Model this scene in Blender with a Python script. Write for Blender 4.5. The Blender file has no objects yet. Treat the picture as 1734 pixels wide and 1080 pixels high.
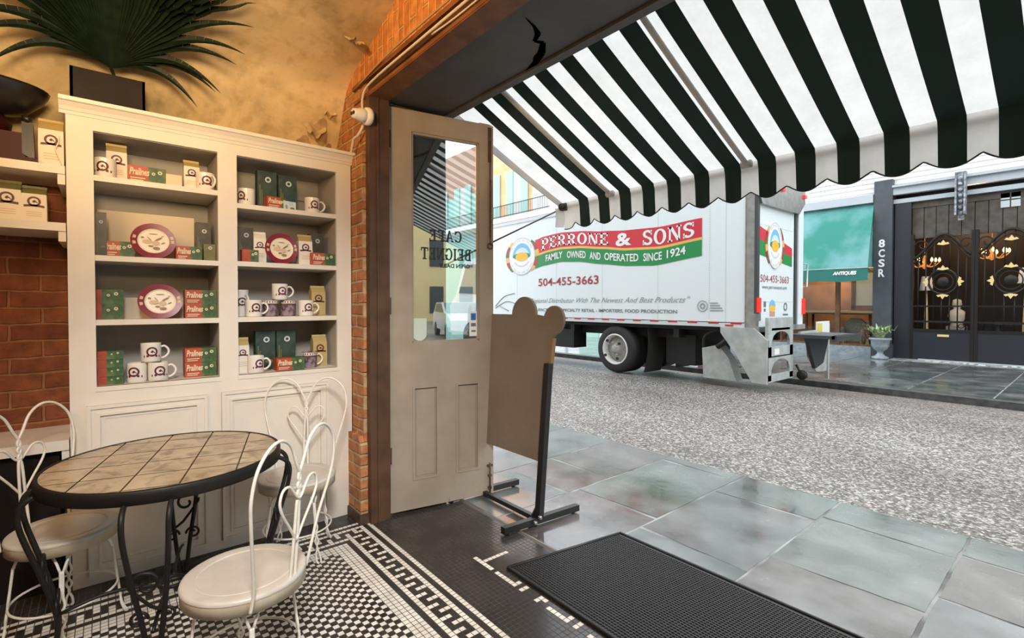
import bpy, math, random
from mathutils import Vector, Matrix
random.seed(7)
S = bpy.context.scene
COL = S.collection
PI = math.pi
R = math.radians

# ---------------------------------------------------------------- camera
cd = bpy.data.cameras.new('camera'); cam = bpy.data.objects.new('camera', cd); COL.objects.link(cam)
YAW, PITCH, FPX = R(50.327), R(0.9987), 831.78
fw = Vector((-math.sin(YAW)*math.cos(PITCH), math.cos(YAW)*math.cos(PITCH), -math.sin(PITCH)))
rt = Vector((math.cos(YAW), math.sin(YAW), 0)); up = rt.cross(fw)
cam.matrix_world = Matrix(((rt.x, up.x, -fw.x, 0), (rt.y, up.y, -fw.y, 0), (rt.z, up.z, -fw.z, 1.42), (0, 0, 0, 1)))
cd.sensor_width = 36; cd.lens = FPX/1734*36; cd.shift_y = -11.5/1734; cd.clip_start = .05; cd.clip_end = 300
S.camera = cam
# ---------------------------------------------------------------- world: bright overcast sky
W = bpy.data.worlds.new('world'); S.world = W; W.use_nodes = True
nt = W.node_tree; bg = nt.nodes['Background']
tc = nt.nodes.new('ShaderNodeTexCoord'); sep = nt.nodes.new('ShaderNodeSeparateXYZ'); rmp = nt.nodes.new('ShaderNodeValToRGB')
nt.links.new(tc.outputs['Generated'], sep.inputs[0]); nt.links.new(sep.outputs['Z'], rmp.inputs[0]); nt.links.new(rmp.outputs[0], bg.inputs[0])
rmp.color_ramp.elements[0].position = 0; rmp.color_ramp.elements[0].color = (.80, .87, .93, 1)
rmp.color_ramp.elements[1].position = .7; rmp.color_ramp.elements[1].color = (.93, .97, 1, 1)
bg.inputs[1].default_value = 1.5
S.view_settings.view_transform = 'Standard'; S.view_settings.look = 'None'
S.view_settings.exposure = 1.2; S.view_settings.gamma = 1
# ---------------------------------------------------------------- lights
def area(name, loc, target, size, power, col):
    l = bpy.data.lights.new(name, 'AREA'); l.energy = power; l.size = size; l.color = col
    o = bpy.data.objects.new(name, l); COL.objects.link(o); o.location = loc
    o.rotation_euler = (Vector(target)-Vector(loc)).to_track_quat('-Z', 'Y').to_euler(); return o
def point(name, loc, power, col, rad=.08):
    l = bpy.data.lights.new(name, 'POINT'); l.energy = power; l.color = col; l.shadow_soft_size = rad
    o = bpy.data.objects.new(name, l); COL.objects.link(o); o.location = loc; return o
sun = bpy.data.lights.new('overcast_sun', 'SUN'); sun.energy = .6; sun.angle = R(60); sun.color = (1, .98, .95)
so = bpy.data.objects.new('overcast_sun', sun); COL.objects.link(so); so.rotation_euler = (R(-35), R(15), 0)
area('wall_wash_warm', (-1.3, -1.2, 2.60), (-3.6, .5, 2.75), .8, 12, (1, .60, .27))
def spot(name, loc, target, power, ang, col, rad):
    l = bpy.data.lights.new(name, 'SPOT'); l.energy = power; l.spot_size = R(ang); l.spot_blend = 1; l.shadow_soft_size = rad; l.color = col
    o = bpy.data.objects.new(name, l); COL.objects.link(o); o.location = loc; o.rotation_euler = (Vector(target)-Vector(loc)).to_track_quat('-Z', 'Y').to_euler()
spot('wall_fill_warm', (-.1, -.12, 2.35), (-3.6, .22, 2.74), 185, 42, (1, .71, .40), .30)  # added warm fill for the upper plaster, placed to hide the palm's shadow
spot('arch_spot_warm', (-.9, -.9, 2.75), (-2.5, 1.31, 3.05), 110, 50, (1, .62, .28), .15)
point('ceiling_lamp_room', (-.9, -1.9, 2.7), 5, (1, .66, .36), .15)
spot('daylight_fill_neutral', (.7, -.2, 3.25), (-3.0, 1.05, .25), 325, 50, (1, .97, .93), .35)  # added fill on the lower bookcase, standing in for daylight from the opening

# ---------------------------------------------------------------- materials
MATS = {}
def lk(t, a, b): t.links.new(a, b)
def mat(name, col, rough=.5, metal=0., col2=None, scale=6., bump=0., bscale=60., spec=.5, emit=None, estr=1., alpha=1., contrast=(.35, .65), rough2=None, detail=4., trans=0.):
    m = bpy.data.materials.new(name); m.use_nodes = True; t = m.node_tree; b = t.nodes['Principled BSDF']
    b.inputs['Base Color'].default_value = (*col, 1); b.inputs['Roughness'].default_value = rough; b.inputs['Metallic'].default_value = metal
    b.inputs['Specular IOR Level'].default_value = spec
    if emit: b.inputs['Emission Color'].default_value = (*emit, 1); b.inputs['Emission Strength'].default_value = estr
    if trans: b.inputs['Transmission Weight'].default_value = trans
    if alpha < 1: b.inputs['Alpha'].default_value = alpha
    c = t.nodes.new('ShaderNodeTexCoord')
    if col2 or rough2 is not None:
        n = t.nodes.new('ShaderNodeTexNoise'); n.inputs['Scale'].default_value = scale; n.inputs['Detail'].default_value = detail; lk(t, c.outputs['Object'], n.inputs['Vector'])
        r = t.nodes.new('ShaderNodeValToRGB'); r.color_ramp.elements[0].position = contrast[0]; r.color_ramp.elements[1].position = contrast[1]
        lk(t, n.outputs['Fac'], r.inputs[0])
        if col2:
            r.color_ramp.elements[0].color = (*col, 1); r.color_ramp.elements[1].color = (*col2, 1); lk(t, r.outputs[0], b.inputs['Base Color'])
        if rough2 is not None:
            mr = t.nodes.new('ShaderNodeMapRange'); mr.inputs['From Min'].default_value = contrast[0]; mr.inputs['From Max'].default_value = contrast[1]
            mr.inputs['To Min'].default_value = rough; mr.inputs['To Max'].default_value = rough2; lk(t, n.outputs['Fac'], mr.inputs['Value']); lk(t, mr.outputs[0], b.inputs['Roughness'])
    if bump:
        n2 = t.nodes.new('ShaderNodeTexNoise'); n2.inputs['Scale'].default_value = bscale; n2.inputs['Detail'].default_value = 3; lk(t, c.outputs['Object'], n2.inputs['Vector'])
        bp = t.nodes.new('ShaderNodeBump'); bp.inputs['Strength'].default_value = bump; bp.inputs['Distance'].default_value = .01
        lk(t, n2.outputs['Fac'], bp.inputs['Height']); lk(t, bp.outputs[0], b.inputs['Normal'])
    MATS[name] = m; return m
def brick_mat(name, c1, c2, mortar, axes, w=.21, h=.07, msz=.012, bump=.6, stain=None):
    m = bpy.data.materials.new(name); m.use_nodes = True; t = m.node_tree; b = t.nodes['Principled BSDF']; b.inputs['Roughness'].default_value = .8
    c = t.nodes.new('ShaderNodeTexCoord'); s = t.nodes.new('ShaderNodeSeparateXYZ'); k = t.nodes.new('ShaderNodeCombineXYZ')
    lk(t, c.outputs['Object'], s.inputs[0]); lk(t, s.outputs[axes[0]], k.inputs[0]); lk(t, s.outputs[axes[1]], k.inputs[1])
    nz = t.nodes.new('ShaderNodeTexNoise'); nz.inputs['Scale'].default_value = 7; lk(t, c.outputs['Object'], nz.inputs['Vector'])
    mx = t.nodes.new('ShaderNodeVectorMath'); mx.operation = 'MULTIPLY_ADD'; mx.inputs[1].default_value = (.022, .022, 0); lk(t, nz.outputs['Color'], mx.inputs[0]); lk(t, k.outputs[0], mx.inputs[2])
    br = t.nodes.new('ShaderNodeTexBrick'); br.inputs['Scale'].default_value = 1; br.inputs['Brick Width'].default_value = w; br.inputs['Row Height'].default_value = h
    br.inputs['Mortar Size'].default_value = msz; br.inputs['Mortar Smooth'].default_value = .4; br.inputs['Bias'].default_value = -.1
    br.inputs['Color1'].default_value = (*c1, 1); br.inputs['Color2'].default_value = (*c2, 1); br.inputs['Mortar'].default_value = (*mortar, 1)
    lk(t, mx.outputs[0], br.inputs['Vector'])
    n3 = t.nodes.new('ShaderNodeTexNoise'); n3.inputs['Scale'].default_value = 16; n3.inputs['Detail'].default_value = 6; lk(t, c.outputs['Object'], n3.inputs['Vector'])
    mixc = t.nodes.new('ShaderNodeMix'); mixc.data_type = 'RGBA'; mixc.blend_type = 'MULTIPLY'; mixc.inputs[0].default_value = .7
    rr = t.nodes.new('ShaderNodeValToRGB'); rr.color_ramp.elements[0].position = .3; rr.color_ramp.elements[0].color = (.45, .4, .38, 1); rr.color_ramp.elements[1].position = .65
    lk(t, n3.outputs['Fac'], rr.inputs[0]); lk(t, br.outputs['Color'], mixc.inputs[6]); lk(t, rr.outputs[0], mixc.inputs[7]); lk(t, mixc.outputs[2], b.inputs['Base Color'])
    ad = t.nodes.new('ShaderNodeMath'); ad.operation = 'SUBTRACT'; lk(t, n3.outputs['Fac'], ad.inputs[0]); lk(t, br.outputs['Fac'], ad.inputs[1])
    bp = t.nodes.new('ShaderNodeBump'); bp.inputs['Strength'].default_value = bump; bp.inputs['Distance'].default_value = .02; lk(t, ad.outputs[0], bp.inputs['Height']); lk(t, bp.outputs[0], b.inputs['Normal'])
    MATS[name] = m; return m
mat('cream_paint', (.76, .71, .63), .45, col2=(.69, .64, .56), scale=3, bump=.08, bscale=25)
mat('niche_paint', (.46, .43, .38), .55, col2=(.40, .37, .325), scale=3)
def plaster_mat():
    m = mat('plaster', (.5, .4, .2), .85, bump=.5, bscale=9); t = m.node_tree; b = t.nodes['Principled BSDF']; c = t.nodes.new('ShaderNodeTexCoord')
    n = t.nodes.new('ShaderNodeTexNoise'); n.inputs['Scale'].default_value = 1.6; n.inputs['Detail'].default_value = 10; n.inputs['Roughness'].default_value = .62; n.inputs['Distortion'].default_value = .4; lk(t, c.outputs['Object'], n.inputs['Vector'])
    r = t.nodes.new('ShaderNodeValToRGB'); e = r.color_ramp.elements; e[0].position = .30; e[0].color = (.30, .225, .115, 1); e[1].position = .72; e[1].color = (.80, .64, .40, 1); k = e.new(.5); k.color = (.62, .47, .25, 1); lk(t, n.outputs['Fac'], r.inputs[0])
    n2 = t.nodes.new('ShaderNodeTexNoise'); n2.inputs['Scale'].default_value = 14; n2.inputs['Detail'].default_value = 8; lk(t, c.outputs['Object'], n2.inputs['Vector'])
    r2 = t.nodes.new('ShaderNodeValToRGB'); r2.color_ramp.elements[0].position = .32; r2.color_ramp.elements[0].color = (.55, .50, .42, 1); r2.color_ramp.elements[1].position = .5; lk(t, n2.outputs['Fac'], r2.inputs[0])
    x = t.nodes.new('ShaderNodeMix'); x.data_type = 'RGBA'; x.blend_type = 'MULTIPLY'; x.inputs[0].default_value = .42; lk(t, r.outputs[0], x.inputs[6]); lk(t, r2.outputs[0], x.inputs[7]); lk(t, x.outputs[2], b.inputs['Base Color'])
plaster_mat()
mat('plaster_bare', (.50, .34, .19), .9, col2=(.33, .21, .11), scale=12, bump=.8, bscale=30)
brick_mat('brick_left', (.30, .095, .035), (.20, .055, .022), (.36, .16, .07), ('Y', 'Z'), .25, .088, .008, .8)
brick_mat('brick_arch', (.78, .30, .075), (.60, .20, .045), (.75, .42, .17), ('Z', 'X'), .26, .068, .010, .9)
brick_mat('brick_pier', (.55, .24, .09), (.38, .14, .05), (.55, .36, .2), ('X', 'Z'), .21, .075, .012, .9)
mat('wood_beam', (.25, .095, .03), .5, col2=(.16, .055, .018), scale=9, bump=.2, bscale=40)
mat('cupboard_shade', (.010, .007, .006), .6, spec=.2)  # near-black puts the shade under the counter shelf into the colour
mat('wood_dark', (.10, .04, .018), .55, col2=(.06, .025, .012), scale=9, bump=.2)
mat('wood_jamb', (.105, .052, .026), .5, col2=(.06, .03, .016), scale=7, bump=.25, bscale=30)
mat('soffit_paint', (.095, .088, .082), .55, col2=(.07, .065, .06), scale=4, bump=.15, bscale=12)
mat('black', (.012, .012, .012), .5)
mat('crack_black', (.001, .001, .001), 1., spec=0.)
mat('black_gloss', (.015, .013, .012), .3)
mat('black_iron', (.013, .011, .010), .48, bump=.1, spec=.3)
mat('white_iron', (.80, .76, .68), .38, col2=(.68, .62, .52), scale=14, contrast=(.5, .8))
mat('seat_white', (.62, .585, .53), .35, col2=(.54, .50, .44), scale=10)
mat('seat_tan', (.66, .58, .46), .4, col2=(.52, .40, .26), scale=9)
mat('door_paint', (.36, .305, .245), .45, col2=(.31, .26, .205), scale=5, bump=.12, bscale=30)
mat('door_groove', (.23, .19, .15), .6)
mat('rust', (.14, .08, .05), .6, metal=.4, col2=(.08, .05, .035), scale=30)
mat('sign_board', (.25, .20, .155), .6, col2=(.21, .165, .125), scale=3, bump=.1)
mat('sign_edge', (.30, .17, .08), .6)
mat('tile_white', (.88, .84, .77), .35, col2=(.66, .61, .53), scale=11, contrast=(.4, .8))
mat('tile_black', (.020, .017, .015), .32, col2=(.038, .033, .03), scale=9)
mat('tile_grout', (.10, .085, .07), .8)
mat('threshold_tile', (.026, .023, .021), .33, col2=(.045, .042, .04), scale=6, rough2=.2)
mat('rubber', (.016, .016, .017), .5, bump=.1)
mat('mortar', (.34, .345, .33), .4, col2=(.06, .06, .058), scale=3)
mat('slate_green', (.055, .072, .064), .04, col2=(.185, .21, .20), scale=2.6, rough2=.30, bump=.22, bscale=6, detail=8, spec=1., contrast=(.3, .72))
mat('slate_grey', (.065, .071, .071), .04, col2=(.20, .212, .212), scale=2.2, rough2=.32, bump=.24, bscale=6, detail=8, spec=1., contrast=(.3, .72))
mat('slate_purple', (.068, .058, .057), .04, col2=(.185, .172, .168), scale=2.8, rough2=.32, bump=.24, bscale=6, detail=8, spec=1., contrast=(.3, .72))
mat('concrete_wet', (.20, .20, .19), .25, col2=(.40, .41, .40), scale=5, rough2=.4, bump=.2, bscale=12, detail=8)
mat('kerb_stone', (.10, .105, .105), .4, col2=(.05, .05, .052), scale=8, bump=.3)
mat('canvas_green', (.006, .028, .022), .8)
mat('bar_grey', (.55, .53, .50), .5)
mat('strut_black', (.015, .015, .015), .4)
mat('truck_white', (.77, .84, .87), .3)
mat('truck_seam', (.62, .66, .68), .4)
mat('aluminium', (.50, .50, .49), .32, metal=.8, col2=(.38, .38, .37), scale=8)
mat('lift_grey', (.48, .51, .50), .45, col2=(.36, .39, .38), scale=7)
mat('steel_dark', (.08, .085, .09), .5, metal=.4)
mat('chassis', (.012, .012, .013), .7)
mat('tyre', (.022, .022, .023), .75, bump=.3, bscale=30)
mat('rim_white', (.75, .75, .74), .4)
mat('hub_grey', (.40, .39, .37), .5, col2=(.3, .29, .27), scale=15)
mat('flap', (.035, .035, .035), .6)
mat('banner_red', (.62, .035, .055), .45)
mat('banner_green', (.02, .26, .075), .45)
mat('banner_gold', (.78, .48, .12), .45)
mat('white', (.85, .85, .85), .4)
mat('ink_red', (.36, .04, .05), .5)
mat('ink_grey', (.30, .34, .34), .5)
mat('ink_dark', (.16, .18, .18), .5)
mat('sky_blue', (.20, .48, .75), .5)
mat('pale_blue', (.60, .76, .86), .5)
mat('badge_grey', (.55, .60, .64), .5)
mat('orange_fruit', (.90, .50, .06), .5)
mat('tail_red', (.65, .03, .03), .25, emit=(1, .05, .03), estr=.25)
mat('tape_red', (.45, .03, .04), .4)
mat('pink', (.55, .30, .27), .6)
mat('yellow', (.75, .62, .12), .5)
mat('slate_paint', (.050, .058, .070), .4, col2=(.065, .072, .085), scale=4)
mat('navy_black', (.020, .023, .030), .35)
mat('cornice_grey', (.42, .46, .50), .5)
mat('bracket_iron', (.10, .11, .13), .5, col2=(.40, .42, .45), scale=14)
mat('siding', (.72, .72, .68), .6)
mat('awning_teal', (.006, .19, .15), .6, col2=(.12, .30, .31), scale=.9, contrast=(.42, .62))
mat('awning_teal_dark', (.015, .14, .12), .6)
mat('plank_brown', (.050, .036, .026), .6, col2=(.085, .07, .055), scale=6)
mat('shop_dark', (.020, .015, .012), .6)
mat('shop_brown', (.16, .075, .03), .6, col2=(.09, .04, .02), scale=3)
mat('gilt', (.70, .52, .24), .4)
mat('mirror_pale', (.50, .54, .54), .15)
mat('bulb', (1, .8, .5), .4, emit=(1, .50, .16), estr=3)
mat('chandelier_brass', (.45, .20, .06), .35, metal=.5, emit=(1, .35, .08), estr=.25)  # brass given a faint glow of its own in place of bulb light
mat('floral', (.42, .38, .33), .8, col2=(.22, .2, .19), scale=30)
mat('rose', (.55, .25, .2), .8, col2=(.6, .5, .4), scale=20)
mat('urn_stone', (.30, .34, .37), .5, col2=(.20, .23, .26), scale=10)
mat('leaf', (.09, .24, .05), .5, col2=(.55, .60, .36), scale=18)
mat('leaf_dark', (.004, .010, .005), .5, col2=(.008, .018, .008), scale=20, spec=.25)
mat('planter_wood', (.009, .006, .005), .5, col2=(.018, .011, .008), scale=5, spec=.2)
mat('orange_wall', (.75, .34, .16), .8, col2=(.82, .45, .25), scale=1.5)
mat('shutter_green', (.33, .52, .46), .6)
mat('pale_wall', (.72, .76, .78), .8)
mat('yellow_wall', (.78, .62, .30), .8)
mat('brickred_wall', (.42, .24, .18), .85)
mat('teal_wall', (.25, .48, .44), .7)
mat('window_dark', (.03, .04, .045), .15)
mat('stucco', (.30, .28, .25), .8)
mat('maroon', (.20, .012, .025), .35)
mat('emblem', (.10, .014, .030), .5)
mat('paper_white', (.80, .74, .64), .55)
mat('bag_gold', (.52, .40, .16), .4, metal=.2)
mat('bag_dark', (.030, .035, .028), .45, col2=(.10, .08, .05), scale=14)
mat('ceramic', (.82, .78, .72), .18)
mat('mug_dark', (.10, .055, .075), .3, col2=(.32, .25, .28), scale=40, contrast=(.4, .6))
mat('carton_red', (.46, .085, .035), .5, col2=(.33, .06, .025), scale=22)
mat('carton_green', (.030, .085, .030), .5, col2=(.10, .17, .06), scale=35)
mat('box_green', (.012, .038, .024), .4, col2=(.045, .075, .065), scale=18)
mat('olive', (.20, .19, .06), .5, col2=(.12, .12, .05), scale=20)
mat('card', (.74, .62, .44), .7)
mat('plate_cream', (.80, .72, .56), .3)
mat('doodle_brown', (.30, .17, .10), .5)
mat('doodle_tan', (.62, .46, .28), .5)
mat('mill_red', (.045, .007, .006), .45, spec=.2)
mat('camera_white', (.80, .77, .72), .35)
mat('cable_white', (.70, .62, .52), .5)
mat('cable_tan', (.46, .30, .17), .5)
mat('sticker_green', (.55, .66, .58), .3)
mat('blue', (.03, .16, .5), .4)
mat('letter_grey', (.03, .032, .034), .4)
mat('table_grout', (.12, .08, .05), .7)
mat('car_white', (.75, .76, .78), .2)
def tabletop_mat():
    m = mat('table_tile', (.52, .42, .28), .3, col2=(.40, .31, .19), scale=7, bump=.05)
    t = m.node_tree; b = t.nodes['Principled BSDF']; src = b.inputs['Base Color'].links[0].from_socket
    c = t.nodes.new('ShaderNodeTexCoord'); n = t.nodes.new('ShaderNodeTexNoise'); n.inputs['Scale'].default_value = 11; n.inputs['Detail'].default_value = 12; n.inputs['Distortion'].default_value = .8
    lk(t, c.outputs['Object'], n.inputs['Vector'])
    r = t.nodes.new('ShaderNodeValToRGB'); e = r.color_ramp.elements; e[0].position = .36; e[0].color = (.16, .12, .09, 1); e[1].position = .52; e[1].color = (1, 1, 1, 1)
    lk(t, n.outputs['Fac'], r.inputs[0])
    mx = t.nodes.new('ShaderNodeMix'); mx.data_type = 'RGBA'; mx.blend_type = 'MULTIPLY'; mx.inputs[0].default_value = .55
    lk(t, src, mx.inputs[6]); lk(t, r.outputs[0], mx.inputs[7]); lk(t, mx.outputs[2], b.inputs['Base Color'])
tabletop_mat()
def asphalt_mat():
    m = bpy.data.materials.new('asphalt'); m.use_nodes = True; t = m.node_tree; b = t.nodes['Principled BSDF']
    c = t.nodes.new('ShaderNodeTexCoord'); v = t.nodes.new('ShaderNodeTexVoronoi'); v.inputs['Scale'].default_value = 58; lk(t, c.outputs['Object'], v.inputs['Vector'])
    s = t.nodes.new('ShaderNodeSeparateColor'); lk(t, v.outputs['Color'], s.inputs[0])
    r = t.nodes.new('ShaderNodeValToRGB'); e = r.color_ramp.elements; e[0].position = .1; e[0].color = (.07, .066, .062, 1); e[1].position = .95; e[1].color = (.56, .53, .50, 1)
    e2 = r.color_ramp.elements.new(.6); e2.color = (.19, .178, .168, 1)
    lk(t, s.outputs[0], r.inputs[0])
    n = t.nodes.new('ShaderNodeTexNoise'); n.inputs['Scale'].default_value = .8; n.inputs['Detail'].default_value = 5; vm = t.nodes.new('ShaderNodeVectorMath'); vm.operation = 'MULTIPLY'; vm.inputs[1].default_value = (.35, 1.3, 1); lk(t, c.outputs['Object'], vm.inputs[0]); lk(t, vm.outputs[0], n.inputs['Vector'])
    r2 = t.nodes.new('ShaderNodeValToRGB'); r2.color_ramp.elements[0].position = .3; r2.color_ramp.elements[0].color = (.62, .57, .54, 1); r2.color_ramp.elements[1].position = .7; lk(t, n.outputs['Fac'], r2.inputs[0])
    mx = t.nodes.new('ShaderNodeMix'); mx.data_type = 'RGBA'; mx.blend_type = 'MULTIPLY'; mx.inputs[0].default_value = .8; lk(t, r.outputs[0], mx.inputs[6]); lk(t, r2.outputs[0], mx.inputs[7]); lk(t, mx.outputs[2], b.inputs['Base Color'])
    b.inputs['Roughness'].default_value = .38
    bp = t.nodes.new('ShaderNodeBump'); bp.inputs['Strength'].default_value = .7; bp.inputs['Distance'].default_value = .012; lk(t, v.outputs['Distance'], bp.inputs['Height']); bp.invert = True; lk(t, bp.outputs[0], b.inputs['Normal'])
    MATS['asphalt'] = m
asphalt_mat()
for k in ('slate_green', 'slate_grey', 'slate_purple'):
    q = MATS[k].node_tree.nodes['Principled BSDF']; q.inputs['Coat Weight'].default_value = .55; q.inputs['Coat Roughness'].default_value = .13; q.inputs['Coat IOR'].default_value = 1.6
def canvas_mat(name, col, transl):
    m = bpy.data.materials.new(name); m.use_nodes = True; t = m.node_tree; t.nodes.remove(t.nodes['Principled BSDF']); o = t.nodes['Material Output']
    d = t.nodes.new('ShaderNodeBsdfDiffuse'); tr = t.nodes.new('ShaderNodeBsdfTranslucent'); x = t.nodes.new('ShaderNodeMixShader')
    c = t.nodes.new('ShaderNodeTexCoord'); n = t.nodes.new('ShaderNodeTexNoise'); n.inputs['Scale'].default_value = 5; n.inputs['Detail'].default_value = 14; n.inputs['Roughness'].default_value = .75; lk(t, c.outputs['Object'], n.inputs['Vector'])
    r = t.nodes.new('ShaderNodeValToRGB'); r.color_ramp.elements[0].position = .3; r.color_ramp.elements[0].color = (*[k*.80 for k in col], 1); r.color_ramp.elements[1].position = .7; r.color_ramp.elements[1].color = (*col, 1)
    lk(t, n.outputs['Fac'], r.inputs[0])
    for s in (d, tr): lk(t, r.outputs[0], s.inputs[0])
    x.inputs[0].default_value = transl; lk(t, d.outputs[0], x.inputs[1]); lk(t, tr.outputs[0], x.inputs[2]); lk(t, x.outputs[0], o.inputs[0]); MATS[name] = m
canvas_mat('canvas_white', (.64, .64, .63), .60)
canvas_mat('canvas_hem', (.74, .73, .71), .42)
def pane_mat(name, refl, tint=(.93, .97, .96)):
    m = bpy.data.materials.new(name); m.use_nodes = True; t = m.node_tree; t.nodes.remove(t.nodes['Principled BSDF']); o = t.nodes['Material Output']
    a = t.nodes.new('ShaderNodeBsdfTransparent'); a.inputs[0].default_value = (*tint, 1); g = t.nodes.new('ShaderNodeBsdfGlossy'); g.inputs['Roughness'].default_value = .01
    w = t.nodes.new('ShaderNodeFresnel'); w.inputs[0].default_value = 1.5; ad = t.nodes.new('ShaderNodeMath'); ad.operation = 'ADD'; ad.inputs[1].default_value = refl; ad.use_clamp = True; lk(t, w.outputs[0], ad.inputs[0])
    x = t.nodes.new('ShaderNodeMixShader'); lk(t, ad.outputs[0], x.inputs[0]); lk(t, a.outputs[0], x.inputs[1]); lk(t, g.outputs[0], x.inputs[2]); lk(t, x.outputs[0], o.inputs[0]); MATS[name] = m
pane_mat('door_glass', .20)
pane_mat('shop_glass', .0)

# ---------------------------------------------------------------- geometry helpers
ORG = {}
def tag(o, label=None, cat=None, group=None, kind=None):
    if label: o['label'] = label
    if cat: o['category'] = cat
    if group: o['group'] = group
    if kind: o['kind'] = kind
    return o
def thing(name, label, cat, loc=(0, 0, 0), rz=0., group=None, kind=None):
    o = bpy.data.objects.new(name, None); COL.objects.link(o); o.empty_display_size = .1
    o.location = loc; o.rotation_euler = (0, 0, rz); ORG[o.name] = Vector(loc)
    return tag(o, label, cat, group, kind)
def crom(pts, n):
    P = [Vector(p) for p in pts]; out = []
    for i in range(len(P)-1):
        a, b, c, d = P[max(i-1, 0)], P[i], P[i+1], P[min(i+2, len(P)-1)]
        for k in range(n):
            t = k/n; out.append(.5*((2*b)+(c-a)*t+(2*a-5*b+4*c-d)*t*t+(3*b-a-3*c+d)*t**3))
    out.append(P[-1]); return out
class MB:
    def __init__(s): s.v = []; s.f = []; s.m = []; s.sm = []
    def add(s, vs, fs, mi=0, smooth=False):
        b = len(s.v); s.v += [Vector(p) for p in vs]; s.f += [tuple(b+i for i in f) for f in fs]; s.m += [mi]*len(fs); s.sm += [smooth]*len(fs); return s
    def box(s, x0, x1, y0, y1, z0, z1, mi=0):
        vs = [(x, y, z) for x in (x0, x1) for y in (y0, y1) for z in (z0, z1)]
        return s.add(vs, [(0, 1, 3, 2), (4, 6, 7, 5), (0, 4, 5, 1), (2, 3, 7, 6), (0, 2, 6, 4), (1, 5, 7, 3)], mi)
    def obox(s, o, u, v, w, mi=0):
        o, u, v, w = map(Vector, (o, u, v, w)); vs = [o+a*u+b*v+c*w for a in (0, 1) for b in (0, 1) for c in (0, 1)]
        fs = [(0, 1, 3, 2), (4, 6, 7, 5), (0, 4, 5, 1), (2, 3, 7, 6), (0, 2, 6, 4), (1, 5, 7, 3)]
        if u.cross(v).dot(w) < 0: fs = [f[::-1] for f in fs]
        return s.add(vs, fs, mi)
    def quad(s, a, b, c, d, mi=0): return s.add([a, b, c, d], [(0, 1, 2, 3)], mi)
    def tube(s, pts, r, n=6, mi=0, closed=False, sub=0, smooth=True):
        P = crom(pts, sub) if sub else [Vector(p) for p in pts]
        if closed and (P[0]-P[-1]).length < 1e-6: P = P[:-1]
        N = len(P); rs = r if isinstance(r, (list, tuple)) else [r]*N
        if len(rs) != N: rs = [rs[min(int(i*len(rs)/N), len(rs)-1)] for i in range(N)]
        vs = []; nrm = None
        for i in range(N):
            t = (P[(i+1) % N]-P[i-1]) if closed else (P[min(i+1, N-1)]-P[max(i-1, 0)])
            t = t.normalized() if t.length > 1e-9 else Vector((0, 0, 1))
            if nrm is None:
                nrm = t.cross(Vector((0, 0, 1)) if abs(t.z) < .9 else Vector((1, 0, 0))).normalized()
            else:
                nrm = (nrm-t*nrm.dot(t)); nrm = nrm.normalized() if nrm.length > 1e-6 else t.orthogonal().normalized()
            b = t.cross(nrm)
            vs += [P[i]+rs[i]*(math.cos(2*PI*k/n)*nrm+math.sin(2*PI*k/n)*b) for k in range(n)]
        fs = []
        for i in range(N if closed else N-1):
            j = (i+1) % N
            for k in range(n): fs.append((i*n+k, i*n+(k+1) % n, j*n+(k+1) % n, j*n+k))
        if not closed: fs += [tuple(range(n))[::-1], tuple((N-1)*n+k for k in range(n))]
        return s.add(vs, fs, mi, smooth)
    def cyl(s, a, b, r, n=16, mi=0, r2=None, smooth=True): return s.tube([a, b], [r, r if r2 is None else r2], n, mi, smooth=smooth)
    def lathe(s, prof, c=(0, 0, 0), n=24, mi=0, sx=1., sy=1., smooth=True, axis='z'):
        vs = []; N = len(prof); c = Vector(c)
        for (r, z) in prof:
            for k in range(n):
                a = 2*PI*k/n; p = (r*sx*math.cos(a), r*sy*math.sin(a), z)
                if axis == 'x': p = (p[2], p[0], p[1])
                if axis == 'y': p = (p[1], p[2], p[0])
                vs.append(c+Vector(p))
        fs = [(i*n+k, i*n+(k+1) % n, (i+1)*n+(k+1) % n, (i+1)*n+k) for i in range(N-1) for k in range(n)]
        return s.add(vs, fs, mi, smooth)
    def prism(s, poly, o, u, v, w, mi=0):
        o, u, v, w = map(Vector, (o, u, v, w)); n = len(poly)
        ar = sum(poly[i][0]*poly[(i+1) % n][1]-poly[(i+1) % n][0]*poly[i][1] for i in range(n))
        if (ar < 0) != (u.cross(v).dot(w) < 0): poly = poly[::-1]
        vs = [o+a*u+b*v for a, b in poly]+[o+a*u+b*v+w for a, b in poly]
        fs = [tuple(range(n))[::-1], tuple(range(n, 2*n))]+[(i, (i+1) % n, n+(i+1) % n, n+i) for i in range(n)]
        return s.add(vs, fs, mi)
    def disc(s, o, u, v, w, ru, rv, mi=0, n=28, a0=0, a1=360, ri=0.):
        """flat ellipse or ring (ri = inner fraction) with thickness w"""
        full = abs(a1-a0) >= 360
        if ri <= 0:
            return s.prism([(ru*math.cos(R(a0+(a1-a0)*k/n)), rv*math.sin(R(a0+(a1-a0)*k/n))) for k in range(n+(0 if full else 1))], o, u, v, w, mi)
        for k in range(n):
            A, B = R(a0+(a1-a0)*k/n), R(a0+(a1-a0)*(k+1)/n)
            s.prism([(ru*math.cos(A), rv*math.sin(A)), (ru*math.cos(B), rv*math.sin(B)), (ri*ru*math.cos(B), ri*rv*math.sin(B)), (ri*ru*math.cos(A), ri*rv*math.sin(A))], o, u, v, w, mi)
        return s
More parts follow.
